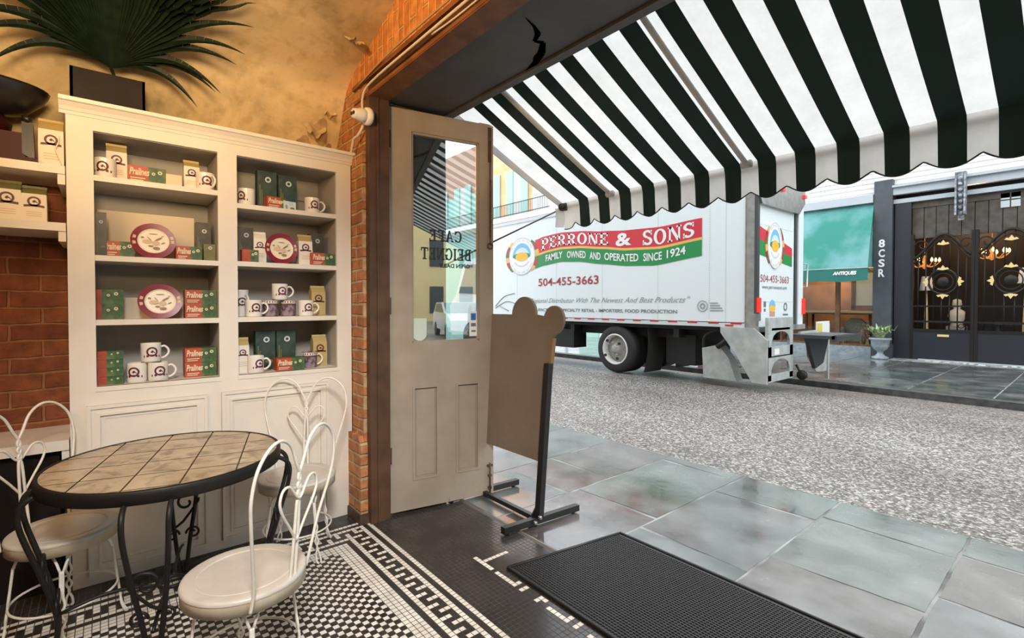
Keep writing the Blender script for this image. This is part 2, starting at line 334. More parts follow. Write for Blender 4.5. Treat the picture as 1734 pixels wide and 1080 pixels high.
    def grid(s, fn, nu, nv, mi=0, smooth=True, mfn=None):
        vs = [fn(i/nu, j/nv) for i in range(nu+1) for j in range(nv+1)]; b = len(s.v)
        s.v += [Vector(p) for p in vs]
        for i in range(nu):
            for j in range(nv):
                s.f.append((b+i*(nv+1)+j, b+(i+1)*(nv+1)+j, b+(i+1)*(nv+1)+j+1, b+i*(nv+1)+j+1)); s.m.append(mfn(i, j) if mfn else mi); s.sm.append(smooth)
        return s
    def text(s, body, o, u, v, w, W_, H_, mi=0, bold=0., shear=0., warp=None, space=1.):
        """built-in lettering fitted to the box W_ x H_ at o along u, v"""
        c = bpy.data.curves.new('t', 'FONT'); c.body = body; c.offset = bold; c.shear = shear; c.space_character = space; c.resolution_u = 3
        ob = bpy.data.objects.new('t', c); COL.objects.link(ob); dg = bpy.context.evaluated_depsgraph_get(); me = bpy.data.meshes.new_from_object(ob.evaluated_get(dg))
        xs = [q.co.x for q in me.vertices]; ys = [q.co.y for q in me.vertices]; x0, x1, y0, y1 = min(xs), max(xs), min(ys), max(ys)
        o, u, v, w = map(Vector, (o, u, v, w)); vs = []
        for q in me.vertices:
            a, b = (q.co.x-x0)/(x1-x0), (q.co.y-y0)/(y1-y0)
            if warp: vs.append(Vector(warp(a, b))+w)
            else: vs.append(o+u*a*W_+v*b*H_+w)
        s.add(vs, [tuple(p.vertices) for p in me.polygons], mi)
        bpy.data.objects.remove(ob); bpy.data.curves.remove(c); bpy.data.meshes.remove(me); return s
    def build(s, name, mats, parent=None, local=False, smooth_angle=None):
        if isinstance(mats, str): mats = [mats]
        me = bpy.data.meshes.new(name); off = Vector((0, 0, 0))
        root = parent
        while root is not None and root.parent is not None: root = root.parent
        if root is not None and not local: off = ORG.get(root.name, Vector((0, 0, 0)))
        me.from_pydata([tuple(p-off) for p in s.v], [], s.f)
        for k in mats: me.materials.append(MATS[k])
        me.polygons.foreach_set('material_index', s.m); me.polygons.foreach_set('use_smooth', s.sm); me.update()
        o = bpy.data.objects.new(name, me); COL.objects.link(o)
        if parent is not None: o.parent = parent
        return o
def kids(o): return [c for c in bpy.data.objects if c.parent == o]
def copy_tree(o, parent=None):
    c = o.copy(); COL.objects.link(c)
    if parent is not None: c.parent = parent
    for k in kids(o): copy_tree(k, c)
    return c
def struct(mb, name, mats, label=None):
    o = mb.build(name, mats); o['kind'] = 'structure'
    if label: o['label'] = label
    return o
X_, Y_, Z_ = Vector((1, 0, 0)), Vector((0, 1, 0)), Vector((0, 0, 1))
def lerp(tab, x):
    if x <= tab[0][0]: return tab[0][1]
    for (a, b), (c, d) in zip(tab, tab[1:]):
        if x <= c:
            t = (x-a)/(c-a); t2 = t*t*(3-2*t)*.4+t*.6; return b+(d-b)*t2
    return tab[-1][1]
# slab-serif capitals as convex pieces in a unit cell
def arcq(cx, cy, rx, ry, a0, a1, t, n=10, tv=None):
    tv = t if tv is None else tv; out = []
    for k in range(n):
        A, B = R(a0+(a1-a0)*k/n), R(a0+(a1-a0)*(k+1)/n)
        out.append([(cx+rx*math.cos(A), cy+ry*math.sin(A)), (cx+rx*math.cos(B), cy+ry*math.sin(B)), (cx+(rx-t)*math.cos(B), cy+(ry-tv)*math.sin(B)), (cx+(rx-t)*math.cos(A), cy+(ry-tv)*math.sin(A))])
    return out
def rq(x0, y0, x1, y1): return [[(x0, y0), (x1, y0), (x1, y1), (x0, y1)]]
def glyph(ch, t=.22, h=.11):
    st = rq(.1, 0, .1+t, 1); sv = rq(0, 0, .2+t, h)+rq(0, 1-h, .2+t, 1)
    if ch == 'I': return .42+0*t, st+sv
    if ch == 'P': return .86, st+rq(0, 0, .2+t, h)+rq(0, 1-h, .45, 1)+rq(.1, .40, .45, .40+h)+arcq(.45, .70, .40, .30, -90, 90, t, tv=h)
    if ch == 'R': return .98, st+rq(0, 0, .2+t, h)+rq(0, 1-h, .45, 1)+rq(.1, .42, .45, .42+h)+arcq(.45, .71, .40, .29, -90, 90, t, tv=h)+[[(.40, .46), (.62, .46), (.92, .0), (.66, .0)]]+rq(.66, 0, .98, h)
    if ch == 'B': return .90, st+rq(0, 0, .48, h)+rq(0, 1-h, .46, 1)+rq(.1, .46, .46, .46+h)+arcq(.46, .74, .36, .26, -90, 90, t, tv=h)+arcq(.48, .27, .40, .27, -90, 90, t, tv=h)
    if ch in 'EF':
        q = st+rq(0, 1-h, .78, 1)+rq(.66, .74, .78, 1)+rq(.1, .46, .56, .46+h)+rq(.50, .36, .58, .68)
        return .84, q+(rq(0, 0, .82, h)+rq(.70, 0, .82, .28) if ch == 'E' else rq(0, 0, .2+t, h))
    if ch == 'O': return .98, arcq(.49, .5, .49, .52, 0, 360, t+.02, 24, h)
    if ch in 'CG':
        q = arcq(.48, .5, .48, .52, 40, 320, t, 18, h)+rq(.74, .66, .86, 1.0)
        return .92, q+(rq(.62, .36, .98, .36+h)+rq(.70, .02, .88, .40) if ch == 'G' else rq(.76, .02, .84, .26))
    if ch == 'N': return 1.02, rq(.1, 0, .24, 1)+rq(.78, 0, .92, 1)+[[(.08, 1), (.34, 1), (.92, 0), (.70, 0)]]+rq(0, 0, .36, h)+rq(.64, 1-h, 1.02, 1)+rq(0, 1-h, .3, 1)
    if ch == 'S': return .80, arcq(.40, .74, .38, .28, 20, 270, t, 12, h+.04)+arcq(.40, .27, .40, .29, -160, 90, t, 12, h+.04)+rq(.66, .68, .76, 1)+rq(.02, 0, .12, .34)
    if ch == 'A': return 1.0, [[(.06, 0), (.18, 0), (.52, 1), (.42, 1)], [(.66, 0), (.92, 0), (.60, 1), (.40, 1)]]+rq(.22, .28, .74, .28+h)+rq(-.04, 0, .30, h)+rq(.58, 0, 1.04, h)
    if ch == 'T': return .90, rq(.34, 0, .34+t, 1)+rq(.22, 0, .46+t, h)+rq(0, 1-h, .90, 1)+rq(0, .70, .1, 1)+rq(.80, .70, .90, 1)
    return .5, []
def slab(mb, word, fn, w, mi=0, gap=.12):
    """fn(a in 0..1, b in 0..1) -> point; w = thickness vector"""
    gs = [glyph(c) for c in word]; tot = sum(g[0] for g in gs)+gap*(len(word)-1); x = 0; w = Vector(w)
    for wd, qs in gs:
        for q in qs:
            P = [Vector(fn((x+a)/tot, b)) for a, b in q]
            mb.add([p+w for p in P], [tuple(range(len(P)))], mi)
        x += wd+gap

# ================================================================ THE SETTING: café shell
WX = -3.66                                    # inner face of the left wall
FY0, FY1 = 1.31, 1.90                         # inner and outer face of the front wall
JX = -3.05                                    # left jamb of the wide opening
OX = 2.6                                      # right jamb
b = MB()                                      # left wall: brick below, plaster above
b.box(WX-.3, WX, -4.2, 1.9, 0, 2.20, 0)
b.box(WX-.3, WX, -4.2, 1.9, 2.20, 3.0, 1)
# plaster peeling away near the brick arch
def flap(c, u, v, curl, mi):
    c, u, v = Vector(c), Vector(u), Vector(v)
    b.grid(lambda s, t: c+u*(s-.5)*(1-.5*t)+v*t+Vector((curl*t*t, 0, -.25*curl*t*t))+Vector((0, .012*math.sin(9*s+4*t), .012*math.sin(7*s))), 6, 5, mi)
struct(b, 'wall_left', ['brick_left', 'plaster'])
b = MB()
prof = [(-3.66, 2.20), (-3.645, 2.36), (-3.60, 2.50), (-3.52, 2.64), (-3.44, 2.79), (-3.37, 2.90), (-3.22, 2.98), (-3.02, 3.045), (-2.63, 3.165), (-2.1, 3.32), (-1.5, 3.45), (-.6, 3.56), (.6, 3.60), (3.6, 3.60)]
P2 = crom([(x, 0, z) for x, z in prof], 4)
rn = random.Random(3)
def vault(s, t):
    i = s*(len(P2)-1); k = min(int(i), len(P2)-2); p = P2[k].lerp(P2[k+1], i-k)
    return (p.x, -4.2+5.52*t, p.z)
b.grid(vault, len(P2)-1, 40, 0)
def flapv(y, x, z, du, dv, curl, m=0):
    def f(s, t):
        return (x+curl*t*t+.012*math.sin(8*s), y+(s-.5)*du*(1-.6*t)+.015*math.sin(5*t), z-dv*t*(1-.25*abs(s-.5))+.02*math.sin(6*s)*t)
    b.grid(f, 7, 6, m)
flapv(1.13, -3.52, 2.66, .16, .10, .075); flapv(1.21, -3.47, 2.76, .10, .05, .05)
for (y, z, w_, h_) in ((1.17, 2.62, .13, .15), (1.08, 2.55, .09, .06), (1.24, 2.50, .07, .12)):
    def patch(s, t, y=y, z=z, w_=w_, h_=h_):
        a = 2*PI*s; rr = t*(1+.25*math.sin(3*a+y*9)); zz = z+h_*.5*rr*math.sin(a); i = lerp([(2.2, -3.66), (2.36, -3.645), (2.50, -3.60), (2.64, -3.52), (2.79, -3.44)], zz)
        return (i+.004, y+w_*.5*rr*math.cos(a), zz)
    b.grid(patch, 18, 4, 1)
flapv(1.20, -2.98, 3.05, .12, .06, .10)
struct(b, 'ceiling', ['plaster', 'plaster_bare'])
b = MB(); b.box(WX-.3, 3.9, -4.5, -4.2, 0, 3.9, 0); struct(b, 'wall_back', 'plaster')
b = MB(); b.box(3.6, 3.9, -4.2, FY0, 0, 3.9, 0); struct(b, 'wall_right', 'plaster')
b = MB()                                      # front wall around the opening
b.box(-3.66, JX, FY0, FY1-.02, 0, 2.85, 1)
b.box(-3.96, JX+.4, FY0, FY1-.02, 2.85, 4.6, 0); b.box(JX+.4, 3.9, FY0, FY1-.02, 2.85, 4.6, 0)
b.box(OX, 3.9, FY0, FY1-.02, 0, 2.85, 1)
b.box(-16, JX, FY1-.02, FY1, 0, 9, 2); b.box(OX, 16, FY1-.02, FY1, 0, 9, 2); b.box(JX, OX, FY1-.02, FY1, 2.76, 9, 2)
struct(b, 'wall_front', ['brick_arch', 'brick_pier', 'stucco'])
b = MB()                                      # dark soffit with a jagged crack
b.box(JX, OX, 1.435, FY1, 2.75, 2.86, 0)
cr = [(-1.737, 1.523), (-1.765, 1.604), (-1.80, 1.66), (-1.86, 1.69), (-1.844, 1.735), (-1.926, 1.80), (-1.968, 1.815), (-2.01, 1.84), (-2.093, 1.866), (-2.16, 1.885)]
wd = [.002, .008, .016, .010, .014, .022, .026, .018, .014, .006]
for i in range(len(cr)-1):
    (x0, y0), (x1, y1) = cr[i], cr[i+1]; d = Vector((y1-y0, x0-x1, 0)).normalized()
    b.add([Vector((x0, y0, 2.7485))-d*wd[i], Vector((x1, y1, 2.7485))-d*wd[i+1], Vector((x1, y1, 2.7485))+d*wd[i+1], Vector((x0, y0, 2.7485))+d*wd[i]], [(0, 1, 2, 3)], 1)
b.box(JX, OX, FY1-.035, FY1+.02, 2.735, 2.75, 0)
struct(b, 'trim_1', ['soffit_paint', 'crack_black'], 'dark grey painted soffit of the opening with a jagged crack')
b = MB()                                      # timber lintel with a recessed face
b.box(JX-.18, OX, 1.325, 1.44, 2.745, 2.855, 1); b.box(JX-.18, OX, 1.30, 1.325, 2.745, 2.765, 0); b.box(JX-.18, OX, 1.29, 1.33, 2.835, 2.862, 0)
b.box(JX-.02, OX, 1.303, 1.438, 2.738, 2.747, 0)
struct(b, 'trim_2', ['wood_beam', 'wood_dark'], 'brown timber lintel beam over the opening')
b = MB()                                      # timber jamb, brick nib and its plinth
b.box(JX, JX+.06, 1.305, 1.44, 0, 2.74, 0); b.box(JX+.06, JX+.068, 1.35, 1.365, 0, 2.74, 0); b.box(JX, JX+.02, 1.44, 1.47, 0, 2.74, 1)
b.box(JX, JX+.012, 1.47, FY1, 0, 2.74, 2)
struct(b, 'trim_3', ['wood_jamb', 'rust', 'soffit_paint'], 'brown timber door jamb beside the bookcase')
b = MB()
b.box(-3.24, JX, 1.285, FY0, 0, 2.40, 0); b.prism([(-3.24, 0), (JX+.01, 0), (JX+.01, .50), (JX-.02, .56), (-3.24, .56)], (0, 1.255, .0), X_, Z_, (0, .05, 0), 0)
b.box(-3.25, JX+.03, 1.245, 1.31, 0, .06, 1)
struct(b, 'trim_4', ['brick_pier', 'rust'], 'brick nib with a thicker base beside the white bookcase')

# mosaic floor ---------------------------------------------------------------
b = MB(); PT = .028; MX0, MY0 = -3.06-PT/2, 1.30+PT/2
b.box(-3.7, 3.6, -4.2, 1.985, -.08, -.0015, 2)
white = set()
def letters():
    s = set()
    for i in range(30, 36): s.add((i, -10))
    for j in range(-16, -10): s.add((32, j))
    for i in range(37, 42): s.add((i, -10))
    s |= {(42, -10), (42, -11), (44, -10), (44, -11), (42, -15), (38, -15), (48, -10), (48, -11), (49, -11), (51, -10), (52, -10), (53, -10), (54, -10), (55, -10), (55, -11), (57, -10), (57, -11)}
    for i in list(range(60, 66))+list(range(68, 71))+list(range(73, 78)): s.add((i, -10))
    return s
LET = letters()
for i in range(-21, 130):
    for j in range(-24, 100):
        x, y = MX0+i*PT, MY0-j*PT
        if y < -1.4: continue
        if x < WX or y > 1.98: continue
        if i < 0 or j < 0: w_ = (i, j) in LET
        else:
            k, s_ = min(i, j), max(i, j)
            if k in (0, 2, 6, 8, 9, 10): w_ = True
            elif k in (1, 7): w_ = False
            elif k == 3: w_ = s_ % 4 == 0
            elif k == 4: w_ = s_ % 2 == 0
            elif k == 5: w_ = s_ % 4 == 2
            else: w_ = (i+j) % 2 == 0
        g = .0018; z = .0 if w_ else -.0003
        mi = 0 if w_ else (1 if (i >= 0 and j >= 0) else 3)
        b.add([(x+g, y-PT+g, z), (x+PT-g, y-PT+g, z), (x+PT-g, y-g, z), (x+g, y-g, z)], [(0, 1, 2, 3)], mi)
struct(b, 'floor', ['tile_white', 'tile_black', 'tile_grout', 'threshold_tile'])

# ================================================================ THE STREET
b = MB(); b.box(-40, 40, 1.985, 4.05, -.3, -.003, 3); rn = random.Random(11)
joints = {-2.58: [2.79, 3.90], -1.88: [2.61, 3.56], -1.20: [2.87, 3.65], -.50: [3.09, 3.70], -3.2: [2.66, 3.15], -3.86: [2.5, 3.3], -2.0: []}
xs = [-.50+.685*k for k in range(-32, 20)]
for x0 in xs:
    key = min(joints, key=lambda q: abs(q-x0)); js = joints[key] if abs(key-x0) < .12 else sorted(rn.uniform(2.2, 3.8) for _ in range(2))
    ys = [1.985]+[j for j in js]+[4.04]
    for a, c in zip(ys, ys[1:]):
        g = .006; mi = rn.randrange(3); 
        if x0 > -1.4 and c > 3: mi = 0 if x0 < -.6 else mi
        d = rn.uniform(-.02, .02); z = rn.uniform(-.002, .0)
        vs = [(x0+g, a+g-d, z), (x0+.685-g, a+g+d, z), (x0+.685-g, c-g+d*.5, z), (x0+g, c-g-d*.5, z)]
        if a == 1.985: vs[0] = (x0+g, a+g, z); vs[1] = (x0+.685-g, a+g, z)
        if c == 4.04: vs[2] = (x0+.685-g, c, z); vs[3] = (x0+g, c, z)
        ring = []
        for q in range(4):
            A_, B_ = Vector(vs[q]), Vector(vs[(q+1) % 4]); nrm = Vector((-(B_-A_).y, (B_-A_).x, 0)).normalized()
            for k in range(9): ring.append(A_.lerp(B_, k/9)+nrm*(rn.uniform(-.001, .007) if k else .003))
        m_ = len(ring); lo = [Vector((p.x, p.y, -.05)) for p in ring]
        b.add(ring+lo, [tuple(range(m_))]+[(k, m_+k, m_+(k+1) % m_, (k+1) % m_) for k in range(m_)], mi)
struct(b, 'pavement', ['slate_green', 'slate_grey', 'slate_purple', 'mortar'])
b = MB(); rp = [(4.05, -.012), (5, -.05), (7, -.085), (8.6, -.10), (10, -.18), (11.1, -.27)]
b.grid(lambda s, t: (-60+120*s, 4.05+7.05*t, lerp(rp, 4.05+7.05*t)), 60, 40, 0); struct(b, 'road', 'asphalt')
FZ = -.15
b = MB(); b.box(-60, 60, 11.3, 24, FZ-.3, FZ-.006, 3); b.box(-60, 60, 11.07, 11.3, FZ-.3, FZ, 4)
rn = random.Random(5)
for k in range(-34, 12):
    x0 = k*1.15; ys = [11.31, rn.uniform(12.3, 13), rn.uniform(13.8, 14.8), rn.uniform(15.5, 16.3), 17.55]
    for a, c in zip(ys, ys[1:]):
        b.add([(x0+.012, a+.012, FZ), (x0+1.138, a+.012, FZ), (x0+1.138, c-.012, FZ), (x0+.012, c-.012, FZ)], [(0, 1, 2, 3)], rn.randrange(2))
struct(b, 'pavement_far', ['slate_green', 'slate_grey', 'slate_purple', 'concrete_wet', 'kerb_stone'])

# ================================================================ STRIPED AWNING
A = thing('striped_awning', 'large green and white striped canvas awning with scalloped edge over the pavement', 'awning', (-.75, 1.9, 2.3))
XG, PER, AX0, AX1 = -2.806, .212, -3.045, 2.0
def sag(t): return (1.91+1.19*t, 2.86-.56*t-.17*t*(1-t)+.03*math.sin(PI*t))
edges = [AX0]; k = 0
while edges[-1] < AX1:
    c = XG+PER*k; edges += [c-PER*.25, c+PER*.25]; k += 1
edges = [e for e in edges if e <= AX1]
NS = 14
b = MB()
def cloth(mb, s, x0, x1, mi):
    def f(u, t):
        y, z = sag(t); return (x0+(x1-x0)*u, y, z)
    mb.grid(f, 2, NS, mi)
for i in range(len(edges)-1): cloth(b, 0, edges[i], edges[i+1], 0 if i % 2 == 0 else 1)
b.build('canopy', ['canvas_white', 'canvas_green'], A)
b = MB()                                      # wrap over the front bar, then the valance with its scallops
def scal(x): return 2.072+.050*(1-abs(math.cos(PI*(x-XG)/PER)))
for i in range(len(edges)-1):
    x0, x1 = edges[i], edges[i+1]; mi = 0 if i % 2 == 0 else 1
    def f(u, t, x0=x0, x1=x1):
        x = x0+(x1-x0)*u; wob = .006*math.sin(x*31)+.004*math.sin(x*57+1)
        if t < .25: return (x, 3.10+.016*t/.25, 2.302-.047*t/.25)
        q = (t-.25)/.75; zt = 2.255; return (x, 3.116+wob*q+.014*q, zt+(scal(x)-zt)*q)
    b.grid(f, 8, 8, mi)
b.grid(lambda u, t: (AX0+.012*math.sin(3*t), 3.118-.11*u, 2.255-.165*t-.01*u), 3, 4, 0)
v = b.build('valance', ['canvas_hem', 'canvas_green'], A)
b = MB(); xs_ = [AX0+(AX1-AX0)*k/420 for k in range(421)]
b.tube([(x, 3.132+.006*math.sin(x*31)+.004*math.sin(x*57+1), scal(x)) for x in xs_], .0045, 5); b.build('piping', 'black', v)
for xr in (-2.50, -1.43, .05):
    b = MB(); b.tube([(xr, sag(t)[0], sag(t)[1]-.022) for t in [k/12 for k in range(13)]], .016, 8); b.cyl((xr-.03, 3.078, 2.285), (xr+.03, 3.078, 2.285), .024, 10); b.build('rafter', 'bar_grey', A)
b = MB(); b.prism([(sag(k/10)[0], sag(k/10)[1]) for k in range(11)]+[(sag(k/10)[0], sag(k/10)[1]-.07+.02*k/10) for k in range(10, -1, -1)], (AX0-.006, 0, 0), Y_, Z_, (.008, 0, 0)); b.build('side_hem', 'canvas_hem', A)
b = MB(); b.cyl((AX0-.01, 3.142, 2.29), (AX1, 3.142, 2.29), .018, 10); b.build('front_bar', 'bar_grey', A)
b = MB(); b.cyl((AX0-.012, 3.08, 2.262), (AX0+.05, 3.10, 2.262), .034, 10); b.tube([(-3.055, 3.06, 2.235), (-3.055, 1.905, 1.70)], .007, 6); b.build('strut', 'strut_black', A)

# ================================================================ DELIVERY TRUCK
TY, TX = 8.6, -3.81
T = thing('delivery_truck', 'white delivery box truck parked across the street with red and green banner', 'truck', (-7.5, 9.6, -.1))
b = MB(); b.box(-11.3, -4.0, TY, TY+1.97, 1.09, 3.60, 0); b.box(-11.32, -4.0, TY-.012, TY+1.98, 1.0, 1.075, 1); b.box(-11.32, -3.82, TY-.02, TY+1.99, 3.58, 3.66, 1)
for x in (-10.144, -8.654, -7.195, -5.758, -4.35): b.box(x-.006, x+.006, TY-.003, TY, 1.09, 3.58, 1)
for k in range(60): b.box(-4.66-.008, -4.66+.008, TY-.005, TY, 1.15+.04*k, 1.165+.04*k, 1)
b.build('cargo_box', ['truck_white', 'truck_seam'], T)
for k in range(16):
    x = -4.05-.42*k; MB().box(x-.20, x, TY-.016, TY-.011, 1.055, 1.09, 0).build('reflective_tape', 'tape_red', T)
MB().box(-4.35, -4.2, TY-.018, TY-.011, 1.015, 1.045, 0).build('reflective_tape', 'tape_red', T)
b = MB(); b.box(-4.0, TX, TY-.012, TY+.10, .98, 3.60, 0); b.box(-4.0, -3.985, TY-.02, TY+.1, .98, 3.6, 0); b.box(TX-.03, TX+.02, TY-.02, TY+.07, 1.25, 3.60, 1); b.box(TX-.03, TX+.02, 10.35, 10.58, .95, 3.60, 2); b.box(TX-.05, TX-.005, 10.25, 10.35, .95, 3.6, 1)
b.prism([(TY, 3.62), (10.57, 3.62), (10.57, 3.36), (10.3, 3.14), (8.7, 3.14), (TY, 3.3)], (TX-.04, 0, 0), Y_, Z_, (.09, 0, 0), 0)
b.box(TX-.03, TX+.06, TY-.02, 10.6, .93, 1.02, 0)
b.build('rear_frame', ['aluminium', 'steel_dark', 'truck_white'], T)
for y in (8.8, 9.5, 10.5): MB().box(TX+.05, TX+.09, y-.05, y+.05, 3.46, 3.52).build('marker_light', 'tail_red', T)
rd = MB().box(TX-.06, TX-.02, 8.67, 10.22, 1.02, 3.2, 0)
for z in (1.45, 1.9, 2.35, 2.8): rd.box(TX-.021, TX-.018, 8.67, 10.22, z-.006, z+.006, 1)
rd = rd.build('rear_door', ['truck_white', 'truck_seam'], T)
# banner on the side
top = [(-9.40, 3.06), (-9.1, 3.12), (-8.51, 3.153), (-7.9, 3.12), (-7.2, 3.04), (-6.55, 2.986), (-5.7, 2.96), (-4.83, 3.02)]
mid = [(-9.45, 2.66), (-8.9, 2.745), (-8.5, 2.775), (-7.91, 2.753), (-7.2, 2.67), (-6.55, 2.585), (-5.72, 2.547), (-4.82, 2.64)]
bot = [(-9.52, 2.31), (-9.1, 2.385), (-8.5, 2.44), (-7.91, 2.407), (-7.2, 2.307), (-6.5, 2.225), (-5.85, 2.195), (-4.79, 2.315)]
def strip(lo, hi, y, mi, mb, dl=0., dh=0.):
    N = 60
    for k in range(N):
        a, c = -9.42+k*(9.42-4.81)/N, -9.42+(k+1)*(9.42-4.81)/N
        mb.quad((a, y, lerp(lo, a)+dl), (c, y, lerp(lo, c)+dl), (c, y, lerp(hi, c)+dh), (a, y, lerp(hi, a)+dh), mi)
b = MB(); strip(mid, top, TY-.008, 0, b, .02); ban = b.build('banner', 'banner_red', T)
b = MB(); strip(bot, mid, TY-.008, 0, b, 0, -.02); b.build('banner', 'banner_green', T)
b = MB(); strip(mid, mid, TY-.009, 0, b, -.028, .022); b.build('banner_rule', 'banner_gold', ban)
for word, x0, x1 in (('PERRONE', -9.18, -7.02), ('SONS', -6.12, -4.96)):
    b = MB(); slab(b, word, lambda a, q, x0=x0, x1=x1: (x0+(x1-x0)*a, TY-.012, lerp(mid, x0+(x1-x0)*a)+.065+q*(lerp(top, x0+(x1-x0)*a)-lerp(mid, x0+(x1-x0)*a)-.11)), (0, -.002, 0), 0, .10); b.build('lettering', 'white', ban)
b = MB(); b.text('&', (-6.82, TY-.013, 2.66), X_, Z_, (0, -.001, 0), .42, .28, 0, bold=.03)
b.build('lettering', 'white', ban)
b = MB()
def famw(x0, x1, s): 
    return lambda a, q: (x0+(x1-x0)*a, TY-.012, lerp(bot, x0+(x1-x0)*a)+.09+q*.165)
for wd_, x0, x1 in (('FAMILY', -9.02, -8.43), ('OWNED', -8.28, -7.68), ('AND', -7.56, -7.24), ('OPERATED', -7.13, -6.22), ('SINCE', -6.10, -5.66), ('1924', -5.55, -5.14)):
    MB().text(wd_, (0, 0, 0), X_, Z_, (0, -.002, 0), 1, 1, 0, bold=.02, warp=famw(x0, x1, 0)).build('lettering', 'white', ban)
MB().text('504-455-3663', (-9.30, TY-.006, 1.865), X_, Z_, (0, -.001, 0), 2.0, .20, 0, bold=.015).build('phone_number', 'ink_red', T)
b = MB(); b.text('Regional Distributor With The Newest And Best Products"', (-9.62, TY-.006, 1.405), X_, Z_, (0, -.001, 0), 4.58, .155, 0, shear=.5)
b.build('slogan', 'ink_grey', T)
MB().text('MANUFACTURERS - SPECIALTY RETAIL - IMPORTERS, FOOD PRODUCTION', (-9.65, TY-.006, 1.215), X_, Z_, (0, -.001, 0), 4.33, .085, 0, bold=.02).build('caption', 'ink_dark', T)
b = MB(); b.disc((-4.79, TY-.006, 1.375), X_, Z_, (0, -.002, 0), .105, .105, 0, ri=.85); b.disc((-4.79, TY-.006, 1.375), X_, Z_, (0, -.002, 0), .055, .055, 0, ri=.5)
for k in range(4): b.box(-4.64, -4.64+(.15, .19, .23, .25)[k], TY-.007, TY-.005, 1.42-.045*k, 1.44-.045*k)
b.build('certification_mark', 'ink_grey', T)
b = MB(); b.tube([(-11.1, TY-.006, 1.35), (-10.7, TY-.006, 1.62), (-10.25, TY-.006, 1.70)], .012, 5, sub=5); b.tube([(-11.1, TY-.006, 1.30), (-10.6, TY-.006, 1.48), (-10.2, TY-.006, 1.42)], .012, 5, sub=5); b.tube([(-10.9, TY-.006, 1.35), (-10.5, TY-.006, 1.22)], .012, 5); b.build('drawn_lines', 'ink_grey', T)
def badge(o, u, nrm, rx, rz, parent, s=1.):
    """round fruit-label badge with wreath, blue sky, orange fruit and ribbon"""
    o, u, n = Vector(o), Vector(u), Vector(nrm); mbs = {}
    def m(k): return mbs.setdefault(k, MB())
    for a0, a1 in ((125, 235), (-55, 55)):
        N = 6
        for k in range(N): m(('badge_wreath', ('banner_gold', 'tape_red', 'olive')[k % 3], a0, k)).disc(o, u, Z_, n*.002, rx*1.28, rz*1.0, 0, 4, a0+(a1-a0)*k/N, a0+(a1-a0)*(k+1)/N, ri=.74)
    m(('badge_disc', 'white')).disc(o+n*.002, u, Z_, n*.002, rx, rz, 0)
    m(('badge_ring', 'badge_grey')).disc(o+n*.004, u, Z_, n*.001, rx*1.0, rz*1.0, 0, 36, ri=.95)
    N = 22
    for k in range(N):
        a = 30+120*k/(N-1); A0 = R(a)
        if k % 4 != 3:
            c = o+n*.0045+u*(rx*.86*math.cos(A0))+Z_*(rz*.86*math.sin(A0)); m(('badge_ring', 'badge_grey')).disc(c, u, Z_, n*.001, rx*.028, rz*.05, 0, 6)
            c = o+n*.0045+u*(rx*.86*math.cos(-A0))+Z_*(rz*.86*math.sin(-A0)); m(('badge_ring', 'badge_grey')).disc(c, u, Z_, n*.001, rx*.028, rz*.05, 0, 6)
    m(('badge_sky', 'sky_blue')).disc(o+n*.004, u, Z_, n*.001, rx*.70, rz*.70, 0, 24, 5, 175)
    m(('badge_sky_pale', 'pale_blue')).disc(o+n*.0052, u, Z_, n*.001, rx*.55, rz*.46, 0, 20, 12, 168)
    m(('badge_leaves', 'banner_green')).disc(o+n*.006+Z_*rz*.02-u*rx*.02, u, Z_, n*.001, rx*.68, rz*.17, 0, 20)
    m(('badge_fruit', 'orange_fruit')).disc(o+n*.0075-Z_*rz*.02, u, Z_, n*.001, rx*.48, rz*.24, 0, 24)
    m(('badge_ribbon', 'badge_grey')).disc(o+n*.004-Z_*rz*.12, u, Z_, n*.001, rx*.62, rz*.44, 0, 20, 205, 335, ri=.86)
    for key, q in mbs.items(): q.build(key[0], key[1], parent)
bp_ = MB().disc((-9.95, TY-.003, 2.68), X_, Z_, (0, -.003, 0), .52, .50, 0).build('badge', 'white', T)
badge((-9.95, TY-.007, 2.68), X_, (0, -1, 0), .53, .50, bp_)
# rear door graphics
n_ = Vector((1, 0, 0)); RX = TX-.018
b = MB(); b.prism([(8.69, 2.78), (10.13, 2.47), (10.13, 2.30), (8.69, 2.55)], (RX, 0, 0), Y_, Z_, (.003, 0, 0)); b.build('banner', 'banner_red', rd)
b = MB(); b.prism([(8.69, 2.55), (10.13, 2.30), (10.13, 2.12), (8.69, 2.28)], (RX, 0, 0), Y_, Z_, (.003, 0, 0)); b.build('banner', 'banner_green', rd)
bq = MB().disc((RX+.001, 9.36, 2.47), Y_, Z_, (.004, 0, 0), .33, .42, 0).build('badge', 'white', rd)
badge((RX+.006, 9.36, 2.47), Y_, n_, .31, .42, rd)
MB().text('504-455-3663', (RX, 8.79, 1.80), Y_, Z_, (.002, 0, 0), 1.2, .13, 0).build('phone_number', 'ink_red', rd)
MB().text('www.perronesons.com', (RX, 8.86, 1.66), Y_, Z_, (.002, 0, 0), 1.05, .07, 0).build('web_address', 'ink_dark', rd)
b = MB(); b.disc((RX, 9.28, 1.36), Y_, Z_, (.002, 0, 0), .13, .13, 0, 20, 0, 180); b.build('sticker', 'sky_blue', rd)
b = MB(); b.disc((RX, 9.28, 1.33), Y_, Z_, (.003, 0, 0), .12, .06, 0, 20); b.build('sticker', 'orange_fruit', rd)
b = MB(); b.box(RX, RX+.002, 9.17, 9.39, 1.19, 1.28); b.build('sticker', 'pink', rd)
